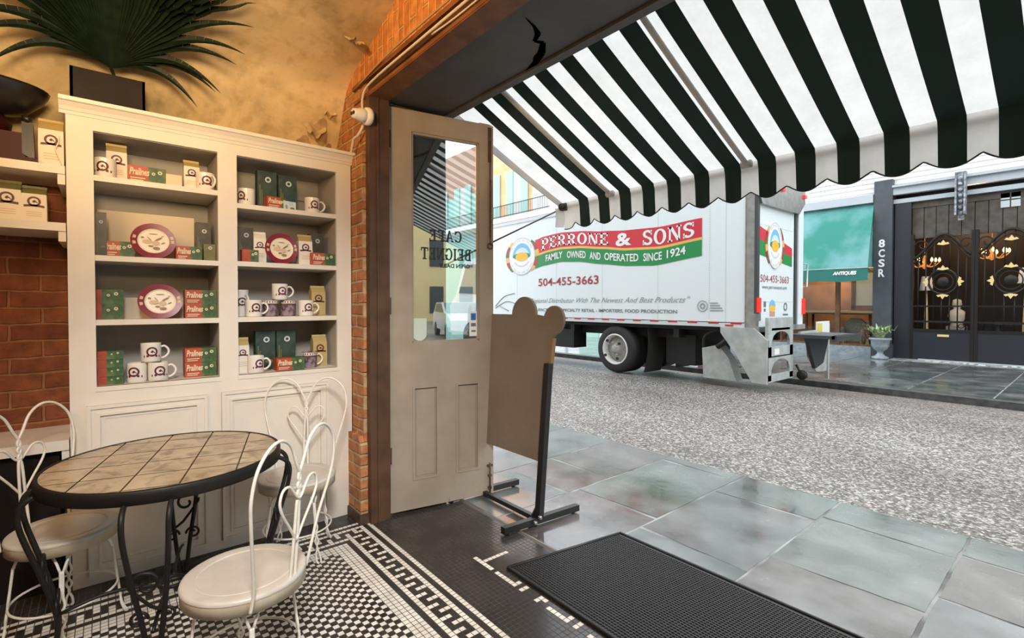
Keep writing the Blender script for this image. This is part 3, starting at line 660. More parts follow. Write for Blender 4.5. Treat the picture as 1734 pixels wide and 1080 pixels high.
b = MB(); b.box(RX, RX+.002, 8.93, 9.02, 1.36, 1.46); b.box(RX, RX+.002, 8.94, 9.01, 1.28, 1.33); b.box(RX, RX+.002, 8.74, 8.82, 1.12, 1.32); b.disc((RX, 9.85, 1.36), Y_, Z_, (.002, 0, 0), .08, .08, 0, 14, ri=.6); b.box(RX, RX+.002, 9.74, 9.97, 1.20, 1.23); b.build('sticker', 'ink_dark', rd)
MB().box(TX+.0, TX+.06, TY-.02, TY+.06, 1.27, 1.52).build('tail_light', 'tail_red', T)
MB().box(TX+.0, TX+.06, 10.52, 10.60, 1.22, 1.52).build('tail_light', 'tail_red', T)
MB().tube([(TX+.02, 10.585, 1.75), (TX+.07, 10.66, 1.75), (TX+.07, 10.66, 2.2), (TX+.02, 10.585, 2.2)], .015, 6).build('grab_handle', 'aluminium', T)
# chassis, wheels, flaps
b = MB(); b.box(-12.9, -4.0, 9.0, 9.12, .72, 1.0); b.box(-12.9, -4.0, 9.95, 10.07, .72, 1.0); b.box(-11.2, -4.1, TY+.15, 10.4, .92, 1.0)
for x in (-10.5, -9.2, -8.2, -5.4, -4.4): b.box(x-.06, x+.06, TY+.1, 10.4, .75, .92)
b.box(-9.7, -8.2, TY+.15, TY+.6, .35, .80); b.box(-5.75, -5.1, 8.9, 10.3, .2, .8); b.cyl((-6.85, 8.8, .42), (-6.85, 10.4, .42), .1, 12)
b.build('chassis', 'chassis', T)
def wheel(x, y, side):
    c = (x, y, .42); s = side
    w_ = MB().lathe([(.30, -.02), (.33, .0), (.46, 0.0), (.505, -.03), (.52, -.07), (.52, -.25), (.50, -.28), (.50, -.30), (.52, -.33), (.52, -.5), (.48, -.55), (.3, -.55)], c, 40, 0, axis='y', sx=1, sy=1)
    if s > 0:
        pass
    o = w_.build('tyre', 'tyre', T)
    q = MB().lathe([(.345, -.01), (.335, .012), (.315, .012), (.30, -.02), (.285, -.14)], c, 36, 0, axis='y'); q = q.build('rim', 'rim_white', o)
    h = MB().lathe([(.29, -.15), (.25, -.10), (.20, -.09), (.11, -.08), (.10, 0.0), (.08, .02), (0, .02)], c, 24, 0, axis='y')
    for k in range(8):
        a = 2*PI*k/8; h.cyl((x+.15*math.cos(a), y-.09, .42+.15*math.sin(a)), (x+.15*math.cos(a), y-.05, .42+.15*math.sin(a)), .016, 6)
    h = h.build('hub', 'hub_grey', o)
    g = MB()
    for k in range(4):
        a = 2*PI*(k+.4)/4; g.disc((x+.232*math.cos(a), y-.088, .42+.232*math.sin(a)), (1, 0, 0), (0, 0, 1), (0, -.012, 0), .04, .032, 0, 12)
    g.build('rim_hole', 'black', h)
def flipy(v): return v
# lathe axis 'y' runs along +y; the wheel face looks to -y, so build with negative profile heights
_l = MB.lathe
def lathe_y(s, prof, c=(0, 0, 0), n=24, mi=0, sx=1., sy=1., smooth=True, axis='z'):
    if axis == 'y': prof = [(r, -z) for r, z in prof]
    return _l(s, prof, c, n, mi, sx, sy, smooth, axis)
MB.lathe = lathe_y
wheel(-6.85, TY+.02, 1)
b = MB().lathe([(.2, 0), (.5, 0), (.52, -.05), (.52, -.5), (.3, -.5)], (-6.85, 10.05, .42), 32, 0, axis='y'); b.build('tyre', 'tyre', T)
b = MB().lathe([(.0, .01), (.3, 0), (.48, 0), (.5, -.05), (.5, -.28), (.3, -.3)], (-12.35, TY+.05, .40), 32, 0, axis='y'); b.build('tyre', 'tyre', T)
b = MB().lathe([(.3, 0), (.48, 0), (.5, -.05), (.5, -.28), (.3, -.3)], (-12.35, 10.25, .40), 32, 0, axis='y'); b.build('tyre', 'tyre', T)
MB().grid(lambda u, t: (-6.05-.08*t+.06*math.sin(PI*t)+.0, TY+.06+.62*u, .93-.95*t), 3, 8).build('mud_flap', 'flap', T)
MB().grid(lambda u, t: (-6.05-.08*t, 9.85+.6*u, .93-.95*t), 3, 8).build('mud_flap', 'flap', T)
# lift gate
L = MB()
L.prism([(-4.42, 1.0), (-3.83, 1.0), (-3.60, .80), (-3.60, .06), (-3.85, .06), (-4.15, .55), (-4.42, .9)], (0, 8.55, 0), X_, Z_, (0, .05, 0), 0)
lg = L.build('lift_gate', 'lift_grey', T)
L = MB(); y0, y1 = 8.58, 9.62; xx = -3.60
L.box(xx-.05, xx, y0, y1, .96, 1.18); L.box(xx-.05, xx, y0, y0+.14, .10, .96); L.box(xx-.05, xx, y1-.14, y1, .10, .96); L.box(xx-.05, xx, y0, y1, .50, .68); L.box(xx-.05, xx, y0, y1, .08, .20)
for zc in (.68, .20):
    N = 10
    for k in range(N):
        a, c = y0+.14+(y1-y0-.28)*k/N, y0+.14+(y1-y0-.28)*(k+1)/N
        def hh(y): t = (y-y0-.14)/(y1-y0-.28)*2-1; return zc+.08+.18*math.sqrt(max(0, 1-t*t))
        L.add([(xx, a, hh(a)), (xx, c, hh(c)), (xx, c, zc+.32), (xx, a, zc+.32)], [(0, 1, 2, 3)], 0)
L.build('step_frame', 'lift_grey', lg)
L = MB(); L.box(xx+.002, xx+.006, 8.82, 9.02, .54, .64); L.build('plate', 'white', lg)
L = MB(); L.box(-3.75, -2.95, 9.66, 10.9, .80, .86); L.box(-3.0, -2.92, 9.66, 10.9, .76, .86); L.prism([(9.7, .8), (10.8, .8), (10.5, .3), (10.1, .22)], (-3.45, 0, 0), Y_, Z_, (.06, 0, 0)); L.build('platform', 'steel_dark', lg)
L = MB(); L.box(-3.64, -3.58, 11.35, 11.42, -.12, 1.02); L.box(-3.62, -3.58, 9.9, 11.4, .82, .9); L.prism([(10.3, .75), (11.35, .75), (11.35, .05), (10.8, .08), (10.4, .4)], (-3.64, 0, 0), Y_, Z_, (.03, 0, 0)); L.build('folded_ramp', 'lift_grey', lg)
L = MB(); L.box(-3.58, -3.56, 10.65, 11.33, .84, 1.07); L.build('warning_sign', 'white', lg)
L = MB(); L.box(-3.558, -3.555, 10.68, 10.92, .87, 1.04); L.build('warning_panel', 'yellow', lg)
L = MB(); L.prism([(-4.88, .58), (-4.55, .66), (-4.35, .40), (-4.22, .02), (-4.85, .02)], (0, 8.75, 0), X_, Z_, (0, .25, 0)); L.build('hydraulic_unit', 'lift_grey', lg)
L = MB(); L.tube([(-4.85, 8.8, .45), (-4.86, 8.8, .78), (-4.6, 8.8, .93), (-4.3, 8.8, .9)], .03, 8, sub=5); L.cyl((-4.55, 8.7, .62), (-4.25, 8.7, .85), .05, 10); L.build('hose', 'black', lg)
L = MB(); L.lathe([(0, .03), (.07, .03), (.09, 0), (.09, -.03), (.07, -.05), (0, -.05)], (-3.5, 9.75, .12), 16, 0, axis='y'); L.cyl((-3.5, 9.76, .12), (-3.6, 9.76, .3), .02); L.build('caster', 'black', lg)
# cab
b = MB(); b.prism([(-13.55, .55), (-13.6, 1.35), (-13.2, 1.75), (-12.75, 2.75), (-11.5, 2.85), (-11.4, .55)], (0, TY+.05, 0), X_, Z_, (0, 1.87, 0)); cab = b.build('cab', 'truck_white', T)
b = MB(); b.prism([(-13.05, 1.75), (-12.65, 2.6), (-11.9, 2.62), (-11.9, 1.7)], (0, TY+.035, 0), X_, Z_, (0, .012, 0)); b.build('cab_window', 'window_dark', cab)
# pink box standing behind the truck
o = MB().box(-6.5, -6.12, 11.45, 11.75, FZ, FZ+.60, 0).box(-6.52, -6.10, 11.43, 11.77, FZ+.40, FZ+.46, 0).box(-6.45, -6.17, 11.5, 11.7, FZ+.60, FZ+.66, 0).build('stacked_crate', 'pink'); tag(o, 'dusty pink crate standing on the far pavement under the truck', 'crate')

# ================================================================ ANTIQUES SHOP AND NEIGHBOURS ACROSS THE STREET
SY = 17.5
F = thing('shop_building', 'dark fronted antiques shop building across the street with pale clapboard above', 'building', (-3.5, SY, FZ))
b = MB(); b.box(-9.0, 1.6, SY+.05, SY+.35, 4.62, 9.0, 0)
for k in range(30): b.box(-9.0, 1.6, SY+.03, SY+.05, 4.7+.14*k, 4.72+.14*k, 0)
b.build('upper_wall', 'siding', F)
b = MB(); b.box(-9, -4.36, SY-.18, SY+.1, 4.38, 4.62); b.box(-3.9, 1.6, SY-.12, SY+.1, 4.52, 4.72); b.box(-3.9, 1.6, SY-.22, SY+.1, 4.72, 4.78); b.box(-3.9, 1.6, SY-.02, SY+.1, 4.28, 4.40); b.build('cornice', 'cornice_grey', F)
b = MB(); b.box(-4.34, -3.90, SY-.14, SY+.4, FZ, 4.98); b.box(-4.37, -3.87, SY-.17, SY+.4, FZ, .25); pil = b.build('pilaster', 'slate_paint', F)
b = MB()
for k, ch in enumerate('8CSR'):
    b.text(ch, (-4.215, SY-.142, 3.05-.285*k), X_, Z_, (0, -.004, 0), .15, .23, 0, bold=.03)
b.build('lettering', 'white', pil)
b = MB(); b.box(.9, 1.6, SY-.14, SY+.4, FZ, 4.98); b.build('pilaster', 'slate_paint', F)
b = MB(); b.box(-9, -4.34, SY+1.6, SY+1.7, FZ, 4.6, 1); b.box(-4.3, 1.6, SY+2.6, SY+2.7, FZ, 4.6, 0); b.box(-9, 1.6, SY+.3, SY+2.7, 4.4, 4.6, 0); b.box(-9, 1.6, SY+.0, SY+2.7, FZ-.1, FZ+.02, 0); b.box(-9.1, -9, SY, SY+2.7, FZ, 4.6, 0); b.box(1.5, 1.6, SY, SY+2.7, FZ, 4.6, 0)
b.box(-4.34, -3.9, SY+.4, SY+2.6, FZ, 4.5, 0)
b.build('interior_wall', ['shop_dark', 'shop_brown'], F)
# threshold with worn white mosaic letters
b = MB(); b.box(-3.85, .9, SY-.62, SY, FZ-.02, FZ+.012, 0); b.box(-3.3, .9, SY-.05, SY, FZ+.012, FZ+.035, 1); rn = random.Random(9); x = -3.1
while x < .8:
    w_ = rn.uniform(.07, .16)
    for _ in range(2):
        yy = SY-.50+rn.uniform(0, .28); b.box(x+rn.uniform(0, .04), x+w_, yy, yy+.07, FZ+.012, FZ+.016, 2)
    x += w_+rn.uniform(.04, .09)
b.build('threshold', ['concrete_wet', 'cornice_grey', 'white'], F)
# shop window left of the pilaster
b = MB(); b.box(-9, -4.36, SY-.06, SY+.05, FZ, .0); b.box(-9, -4.36, SY-.02, SY+.05, 0, .14); b.build('sill', 'urn_stone', F)
b = MB(); b.box(-5.34, -5.22, SY-.02, SY+.06, .14, 4.38); b.box(-7.0, -6.9, SY-.02, SY+.06, .14, 4.38); b.box(-9, -4.36, SY-.0, SY+.05, .14, .2); b.build('window_frame', 'shop_brown', F)
MB().box(-8.98, -4.36, SY+.02, SY+.03, .16, 4.36).build('window_pane', 'shop_glass', F)
# green awning
g = thing('shop_awning', 'faded green fabric awning lettered in white over the shop window', 'awning', (-5.3, SY, 2.1))
ax0, ax1 = -7.2, -4.36
def aw(u, t):
    x = ax0+(ax1-ax0)*u+(.10*t); fold = (.05*math.sin(46*u+2.5*t)+.04*math.sin(23*u-1+3*t))*3*t*(1-t)*(.35+u)
    return (x-.0, SY-.02-.95*t+fold*.5-.06*math.sin(PI*t), 4.42-1.98*t-.08*math.sin(PI*t)+fold)
b = MB(); b.grid(aw, 40, 12); b.prism([(SY-.02, 4.30), (SY-.97, 2.44), (SY-.02, 2.5)], (ax1-.01, 0, 0), Y_, Z_, (.005, 0, 0)); b.build('canopy', 'awning_teal', g)
b = MB(); b.grid(lambda u, t: (ax0+.1+(ax1-ax0)*u, SY-.97-.01*math.sin(30*u), 2.44-.37*t+.02*math.sin(14*u)), 40, 3); b.build('valance', 'awning_teal_dark', g)
MB().text('ANTIQUES', (-5.12, SY-.99, 2.235), X_, Z_, (0, -.004, 0), .60, .12, 0, bold=.05, shear=.25).build('lettering', 'white', g)
b = MB(); b.cyl((ax0+.1, SY-.97, 2.44), (ax1+.1, SY-.97, 2.44), .015, 6); b.cyl((ax1+.08, SY-.97, 2.44), (ax1-.02, SY, 2.4), .012, 6); b.build('frame', 'aluminium', g)
# window display
o = thing('gilt_mirror', 'gilt framed mirror in the shop window beside the pilaster', 'mirror', (-4.78, SY+.72, 1.2))
b = MB(); b.box(-5.12, -5.0, SY+.7, SY+.78, 1.24, 2.5); b.box(-4.56, -4.44, SY+.7, SY+.78, 1.24, 2.5); b.box(-5.12, -4.44, SY+.7, SY+.78, 1.2, 1.36); b.box(-5.12, -4.44, SY+.7, SY+.78, 2.4, 2.52); b.build('frame', 'shop_brown', o)
MB().box(-5.0, -4.56, SY+.73, SY+.76, 1.36, 2.4).build('mirror_glass', 'mirror_pale', o)
o = thing('display_table', 'brown wooden shelf table with gilt edge inside the shop window', 'table', (-6.0, SY+.75, FZ))
b = MB(); b.box(-8.2, -4.4, SY+.35, SY+1.1, 1.08, 1.2, 0); b.box(-8.2, -4.4, SY+.33, SY+.36, 1.14, 1.18, 1); b.build('top', ['shop_brown', 'gilt'], o)
for x in (-8.1, -6.3, -4.55):
    for y in (SY+.45, SY+1.0): MB().cyl((x, y, FZ), (x, y, 1.08), .035, 8).build('leg', 'shop_brown', o)
o = thing('armchair', 'pale floral armchair low in the shop window behind the urn', 'armchair', (-5.0, SY+.55, FZ))
b = MB(); b.box(-5.28, -4.75, SY+.42, SY+.80, .25, .45); b.build('seat', 'floral', o)
b = MB(); b.prism([(-5.28, .40), (-4.75, .40), (-4.73, .80), (-4.88, .95), (-5.14, .96), (-5.30, .80)], (0, SY+.72, 0), X_, Z_, (0, .12, 0)); b.build('backrest', 'floral', o)
for x in (-5.33, -4.80): MB().lathe([(0, 0), (.07, 0), (.08, .06), (.08, .4), (.05, .46), (0, .46)], (x+.03, SY+.55, .22), 12).build('armrest', 'floral', o)
for x in (-5.25, -4.78):
    for y in (SY+.45, SY+.76): MB().cyl((x, y, FZ+.02), (x, y, .25), .022, 8).build('leg', 'gilt', o)
o = thing('flower_vase', 'vase of pink flowers in the shop window next to the armchair', 'vase', (-4.58, SY+.5, FZ))
MB().lathe([(0, .0), (.09, 0), (.12, .2), (.07, .42), (.08, .46), (0, .46)], (-4.58, SY+.5, FZ+.02), 14).build('vase', 'gilt', o)
b = MB(); rn = random.Random(2)
for k in range(26):
    p = Vector((-4.58+rn.uniform(-.2, .2), SY+.5+rn.uniform(-.1, .1), .62+rn.uniform(-.2, .28))); b.lathe([(0, -.04), (.035, -.02), (.04, .01), (.02, .04), (0, .045)], p, 7)
    b.cyl((-4.58, SY+.5, .2), p, .005, 4)
b.build('bouquet', 'rose', o)
# iron gates
def gate(x0, x1, xc, label):
    o = thing('iron_gate', label, 'gate', ((x0+x1)/2, SY+.05, FZ), group=None)
    zb, zt = .70, 3.0
    MB().box(x0+.02, x1-.02, SY, SY+.08, FZ+.02, .66).build('kick_panel', 'navy_black', o)
    b = MB(); b.box(x0+.003, x0+.07, SY-.02, SY+.10, FZ+.02, 3.35); b.box(x1-.07, x1-.003, SY-.02, SY+.10, FZ+.02, 3.35); b.box(x0, x1, SY-.01, SY+.07, .64, .72); b.box(x0, x1, SY, SY+.05, .90, .95); b.box(x0, x1, SY, SY+.05, 1.33, 1.37); b.build('frame', 'black_iron', o)
    n = 8
    def topz(x): return 2.98+.32*math.cos((x-xc)/(x1-x0)*2*PI*.95)
    for k in range(1, n):
        x = x0+(x1-x0)*k/n
        if abs(x-xc) < .2: 
            MB().cyl((x, SY+.03, .72), (x, SY+.03, 1.66), .016, 6).build('bar', 'black_iron', o); MB().cyl((x, SY+.03, 2.36), (x, SY+.03, topz(x)), .016, 6).build('bar', 'black_iron', o)
        else: MB().cyl((x, SY+.03, .72), (x, SY+.03, topz(x)), .016, 6).build('bar', 'black_iron', o)
    b = MB(); N = 24
    gx = lambda k: x0+.04+(x1-x0-.08)*k/N
    b.tube([(gx(k), SY+.02, topz(gx(k))) for k in range(N+1)], .035, 8); b.tube([(gx(k), SY+.02, topz(gx(k))-.12) for k in range(N+1)], .018, 6)
    for s in (-1, 1):
        b.tube([(xc+s*(.45+.16*math.cos(a)*(1-a/9)), SY+.0, 3.02+.16*math.sin(a)*(1-a/9)) for a in [k*.4 for k in range(18)]], .018, 6)
    b.build('top_scroll', 'black_iron', o)
    b = MB(); b.tube([(xc+.30*math.cos(2*PI*k/32), SY-.01, 2.01+.33*math.sin(2*PI*k/32)) for k in range(33)], .028, 8, closed=True); b.tube([(xc+.21*math.cos(2*PI*k/32), SY-.01, 2.01+.23*math.sin(2*PI*k/32)) for k in range(33)], .016, 6, closed=True)
    b.lathe([(0, .02), (.12, .015), (.13, 0), (0, 0)], (xc, SY, 2.01), 20, 0, axis='y'); b.build('ring', 'black_iron', o)
    leaf = [(-.13, .0), (-.09, .05), (-.05, .03), (0, .11), (.05, .03), (.09, .05), (.13, 0), (0, -.03)]
    for (dx, dz, u, v) in ((0, .34, X_, Z_), (0, -.36, X_, -Z_), (.33, 0, Z_, X_), (-.33, 0, Z_, -X_), (0, 1.02, X_, Z_)):
        MB().prism(leaf, (xc+dx, SY-.05, 2.01+dz), u, v, (0, .03, 0)).build('gilt_leaf', 'gilt', o)
    b = MB(); b.disc((x1-.25, SY+.0, .82), X_, Z_, (0, .03, 0), .07, .06, ri=.7, n=16); b.build('ring', 'black_iron', o)
    return o
gate(-3.50, -2.17, -2.80, 'black wrought iron shop gate with gilt leaves beside the dark pilaster')
gate(-2.17, -.70, -1.50, 'black wrought iron shop gate with round pale mirror behind its ring at the photo edge')
gate(-.70, .9, .1, 'black wrought iron shop gate furthest from the green awning')
b = MB(); b.box(-3.87, -3.50, SY, SY+.35, FZ, 4.4, 0); b.build('side_panel', 'navy_black', F)
MB().box(-2.90, -2.66, SY-.02, SY, .52, .58).build('plaque', 'gilt', F)
b = MB()
for k in range(17):
    x0 = -3.5+.26*k; b.box(x0+.008, x0+.252, SY+.12+.01*(k % 2), SY+.18, 3.25, 4.30)
b.box(-3.5, .9, SY+.1, SY+.2, 4.1, 4.3); b.box(-3.5, .9, SY+.19, SY+.21, 3.25, 4.30); b.build('plank_screen', 'plank_brown', F)  # thin sheet added behind the planks to block lamp light through the gaps
b = MB()
for x in (-1.72, -1.53, -1.34):
    for (z0, z1) in ((4.06, 4.22), (3.86, 4.03)):
        if x < -1.4: b.box(x, x+.165, SY+.10, SY+.125, z0, z1)
b.build('transom_window', 'mirror_pale', F)
b = MB(); b.prism([(SY-.30, 4.86), (SY-.1, 4.86), (SY-.05, 3.66), (SY-.12, 3.62), (SY-.16, 3.9)], (-2.50, 0, 0), Y_, Z_, (.12, 0, 0)); b.box(-2.55, -2.51, SY-.30, SY-.1, 3.75, 4.86); b.box(-2.37, -2.33, SY-.30, SY-.1, 3.75, 4.86)
for k in range(7): b.lathe([(0, -.06), (.05, -.03), (.055, 0), (.04, .03), (0, .06)], (-2.44, SY-.29+.019*k, 4.70-.15*k), 8)
b.build('bracket', 'bracket_iron', F)
def chandelier(x, y, z, label, n=7):
    o = thing('chandelier', label, 'chandelier', (x, y, z))
    b = MB(); b.cyl((x, y, z), (x, y, 4.4), .008, 6); b.lathe([(0, -.2), (.04, -.17), (.06, -.08), (.03, 0), (.05, .08), (.02, .2), (0, .2)], (x, y, z), 10)
    for k in range(n):
        a = 2*PI*k/n; b.tube([(x, y, z-.05), (x+.18*math.cos(a), y+.18*math.sin(a), z-.14), (x+.33*math.cos(a), y+.33*math.sin(a), z-.02)], .012, 5, sub=4)
    b.build('frame', 'chandelier_brass', o)
    for k in range(n):
        a = 2*PI*k/n; MB().lathe([(0, 0), (.026, .02), (.032, .06), (.016, .11), (0, .13)], (x+.33*math.cos(a), y+.33*math.sin(a), z-.01+.02*(k % 2)), 8).build('bulb', 'bulb', o)
    return o
chandelier(-3.35, SY+.85, 2.62, 'lit brass chandelier glowing behind the gate nearest the pilaster')
chandelier(-1.95, SY+.9, 2.78, 'lit brass chandelier glowing high behind the middle gate', 9)
o = thing('display_statue', 'pale stone bust on a pedestal behind the first iron gate', 'statue', (-2.65, SY+1.0, FZ))
MB().box(-2.85, -2.45, SY+.8, SY+1.2, FZ+.02, .78).build('pedestal', 'floral', o)
MB().lathe([(0, 0), (.16, 0), (.12, .1), (.2, .28), (.17, .42), (.07, .5), (.11, .62), (.09, .74), (0, .78)], (-2.65, SY+1.0, .78), 14).build('bust', 'card', o)
o = thing('console_table', 'dark console table behind the second iron gate', 'table', (-1.3, SY+1.2, FZ))
b = MB(); b.box(-1.9, -.7, SY+1.0, SY+1.4, .85, .92); b.build('top', 'plank_brown', o)
for x in (-1.85, -.78):
    for y in (SY+1.05, SY+1.33): MB().box(x, x+.05, y, y+.05, FZ+.02, .85).build('leg', 'plank_brown', o)
def lamp(x, y, h, label):
    o = thing('table_lamp', label, 'lamp', (x, y, FZ)); MB().lathe([(0, 0), (.16, 0), (.05, .05), (.03, .4), (.06, .7), (.02, h-.35), (0, h-.35)], (x, y, FZ+.02), 12).build('base', 'gilt', o)
    MB().lathe([(.17, h-.4), (.11, h), (.10, h), (.16, h-.4)], (x, y, FZ), 14).build('shade', 'paper_white', o)
lamp(-3.28, SY+.75, 2.35, 'tall lamp with pale shade under the left chandelier')
lamp(-1.30, SY+.85, 2.5, 'tall lamp with pale shade behind the right gate ring')
point('shop_window_lamp', (-5.3, SY+.7, 3.6), 420, (1, .66, .38), .1)
point('shop_hall_lamp', (-2.4, SY+1.6, 3.9), 45, (1, .62, .32), .1)
# urn with plant by the pilaster
o = thing('urn_planter', 'grey stone urn with variegated leafy plant before the dark pilaster', 'planter', (-4.05, SY-.55, FZ))
MB().lathe([(0, 0), (.20, 0), (.20, .06), (.12, .09), (.07, .16), (.08, .22), (.16, .28), (.21, .38), (.22, .52), (.27, .56), (.26, .60), (.22, .60), (.2, .52), (0, .52)], (-4.05, SY-.55, FZ), 24).build('urn', 'urn_stone', o)
b = MB(); rn = random.Random(4)
for k in range(46):
    a = rn.uniform(0, 2*PI); l = rn.uniform(.28, .46); c, s = math.cos(a), math.sin(a); p0 = Vector((-4.05+.06*c, SY-.55+.06*s, FZ+.55))
    p = [p0+Vector((c*l*t*.75, s*l*t*.75, .66*t-.30*t*t*rn.uniform(.7, 1.5))) for t in (0, .25, .5, .75, 1)]; w_ = Vector((-s, c, 0))
    ws = (.015, .035, .04, .025, .003)
    for i in range(4): b.add([p[i]-w_*ws[i], p[i]+w_*ws[i], p[i+1]+w_*ws[i+1], p[i+1]-w_*ws[i+1]], [(0, 1, 2, 3)])
b.build('foliage', 'leaf', o)
# orange town house with green shutters, left along the street
o = thing('town_house', 'orange town house with green shutters and iron balcony above the truck', 'building', (-26, SY, FZ))
MB().box(-24.6, -19.4, SY, SY+6, FZ, 13, 0).box(-19.4, -17, SY, SY+6, FZ, 13, 1).box(-34, -24.6, SY, SY+6, FZ, 8.2, 2).box(-34, -24.6, SY+.02, SY+6, 8.2, 11, 3).build('wall', ['orange_wall', 'pale_wall', 'teal_wall', 'brickred_wall'], o)
MB().box(-34, -17, SY-1.1, SY, 5.75, 6.0).build('balcony_slab', 'pale_wall', o)
b = MB(); b.box(-34, -17, SY-1.1, SY-1.06, 6.62, 6.66); b.box(-34, -17, SY-1.1, SY-1.06, 6.06, 6.1)
for k in range(140): b.box(-34+.1214*k-.008, -34+.1214*k+.008, SY-1.09, SY-1.07, 6.0, 6.65)
b.build('railing', 'strut_black', o)
for x in (-31.5, -28.6, -25.9, -23.0, -20.6):
    w_ = MB().box(x-.55, x+.55, SY-.03, SY+.02, 6.1, 8.7).build('window', 'mirror_pale', o)
    for s in (-1, 1):
        MB().box(x+s*.62-.28, x+s*.62+.28, SY-.10, SY-.03, 6.05, 8.75).build('shutter', 'shutter_green', o)
o = thing('pale_house', 'pale rendered town house between the orange house and the antiques shop', 'building', (-14, SY, FZ))
MB().box(-16.9, -9.15, SY+.1, SY+6, FZ, 12).build('wall', 'pale_wall', o)
for x in (-15.5, -13.2, -10.9):
    MB().box(x-.5, x+.5, SY+.05, SY+.12, 5.6, 7.8).build('window', 'mirror_pale', o); MB().box(x-.6, x+.6, SY+.04, SY+.12, FZ, 2.6).build('door', 'shutter_green', o)
MB().box(-9.0, 1.6, SY+.36, SY+6, 4.6, 10).build('rear_wall', 'pale_wall', F)
# houses to the right (seen in the door glass)
def house(x0, x1, y0, y1, h, m, label, face, name='row_house'):
    o = thing(name, label, 'building', ((x0+x1)/2, y0, FZ)); MB().box(x0, x1, y0, y1, FZ, h).build('wall', m, o)
    if face == 'y':
        k = x0+1.5
        while k < x1-1:
            for z in (.6, 4.6, 8): MB().box(k-.6, k+.6, y0-.06, y0, z, z+2.3).build('window', 'mirror_pale', o)
            k += 2.6
        MB().box(x0, x1, y0-1.2, y0, 3.9, 4.1).build('balcony_slab', 'pale_wall', o)
    else:
        k = y0+1.5
        while k < y1-1:
            for z in (.6, 4.6, 8): MB().box(x0-.06, x0, k-.6, k+.6, z, z+2.3).build('window', 'window_dark', o)
            k += 2.6
    return o
house(1.7, 16, SY, SY+6, 11, 'teal_wall', 'teal painted row house right of the antiques shop', 'y')
house(16, 34, SY, SY+6, 10, 'brickred_wall', 'red brick row house further down the street', 'y')
house(36, 42, -4, 24, 9, 'yellow_wall', 'yellow house closing the street seen in the door glass', 'x')
c = thing('parked_car', 'white parked car reflected in the door glass', 'car', (15, 5.6, -.06))
b = MB(); b.prism([(12.9, .30), (12.85, .75), (13.3, .95), (14.2, 1.02), (14.9, 1.48), (16.3, 1.48), (17.0, 1.05), (17.3, .95), (17.3, .3)], (0, 4.8, 0), X_, Z_, (0, 1.75, 0)); b.build('body', 'car_white', c)
b = MB(); b.prism([(14.35, 1.04), (14.95, 1.42), (16.2, 1.42), (16.7, 1.06)], (0, 4.79, 0), X_, Z_, (0, 1.77, 0)); b.build('window', 'window_dark', c)
b = MB(); b.prism([(14.2, 1.04), (14.86, 1.47), (14.80, 1.47), (14.16, 1.04)], (0, 4.9, 0), X_, Z_, (0, 1.55, 0)); b.build('windscreen', 'window_dark', c)
for x in (13.7, 16.5):
    for y in (4.78, 6.35): MB().lathe([(0, .01), (.2, 0), (.31, 0), (.33, -.03), (.33, -.18), (0, -.2)], (x, y, .27), 20, 0, axis='y').build('wheel', 'tyre', c)

# ================================================================ OPEN DOOR
DU = Vector((.191, .9816, 0)); DN = Vector((.9816, -.191, 0)); D0 = Vector((-3.02, 1.45, 0))
D = thing('door_1', 'open taupe half glazed door with reversed café lettering on its pane', 'door', tuple(D0), kind='structure')
def dp(u, z, n=0.): return D0+DU*u+Z_*z+DN*n
def dbox(mb, u0, u1, z0, z1, n0, n1, mi=0): return mb.obox(dp(u0, z0, n0), DU*(u1-u0), Z_*(z1-z0), DN*(n1-n0), mi)
b = MB()
for (u0, u1, z0, z1) in ((0, .156, .02, 2.718), (.656, .768, .02, 2.725), (.156, .656, 2.58, 2.72), (.156, .656, .858, 1.153), (.156, .656, .02, .215), (.344, .471, .215, .858)): dbox(b, u0, u1, z0, z1, -.045, 0)
dbox(b, .156, .344, .215, .858, -.035, -.012); dbox(b, .471, .656, .215, .858, -.035, -.012)
b.build('leaf', 'door_paint', D)
for (u0, u1) in ((.156, .344), (.471, .656)):
    b = MB()
    for (a, c, e, f) in ((u0, u1, .215, .231), (u0, u1, .842, .858), (u0, u0+.016, .231, .842), (u1-.016, u1, .231, .842)): dbox(b, a, c, e, f, -.012, .005, 0)
    for (a, c, e, f) in ((u0+.022, u1-.022, .237, .241), (u0+.022, u1-.022, .832, .836), (u0+.022, u0+.026, .237, .836), (u1-.026, u1-.022, .237, .836)): dbox(b, a, c, e, f, -.0125, -.011, 1)
    b.build('panel_moulding', ['door_paint', 'door_groove'], D)
b = MB()
for (a, c, e, f) in ((.156, .656, 2.566, 2.58), (.156, .656, 1.153, 1.166), (.156, .168, 1.153, 2.58), (.644, .656, 1.153, 2.58)): dbox(b, a, c, e, f, -.03, -.008)
b.build('glazing_bead', 'door_paint', D)
pane = dbox(MB(), .16, .652, 1.157, 2.576, -.026, -.022).build('glass_pane', 'door_glass', D)
b = MB()
slab(b, 'CAFE', lambda a, q: dp(.527-(.241)*a, 1.854+.080*q, -.0212), DN*.0004, 0, .14); b.build('lettering', 'letter_grey', pane); b = MB()
slab(b, 'BEIGNET', lambda a, q: dp(.600-(.374)*a, 1.726+.083*q, -.0212), DN*.0004, 0, .12); b.build('lettering', 'letter_grey', pane); b = MB()
b.text('OPEN DAILY', dp(.59, 1.672, -.0212), -DU, Z_, DN*.0004, .235, .03, 0, bold=.03)
b.build('lettering', 'letter_grey', pane)
dbox(MB(), .585, .648, 1.185, 1.365, -.021, -.0195).build('sticker', 'white', pane)
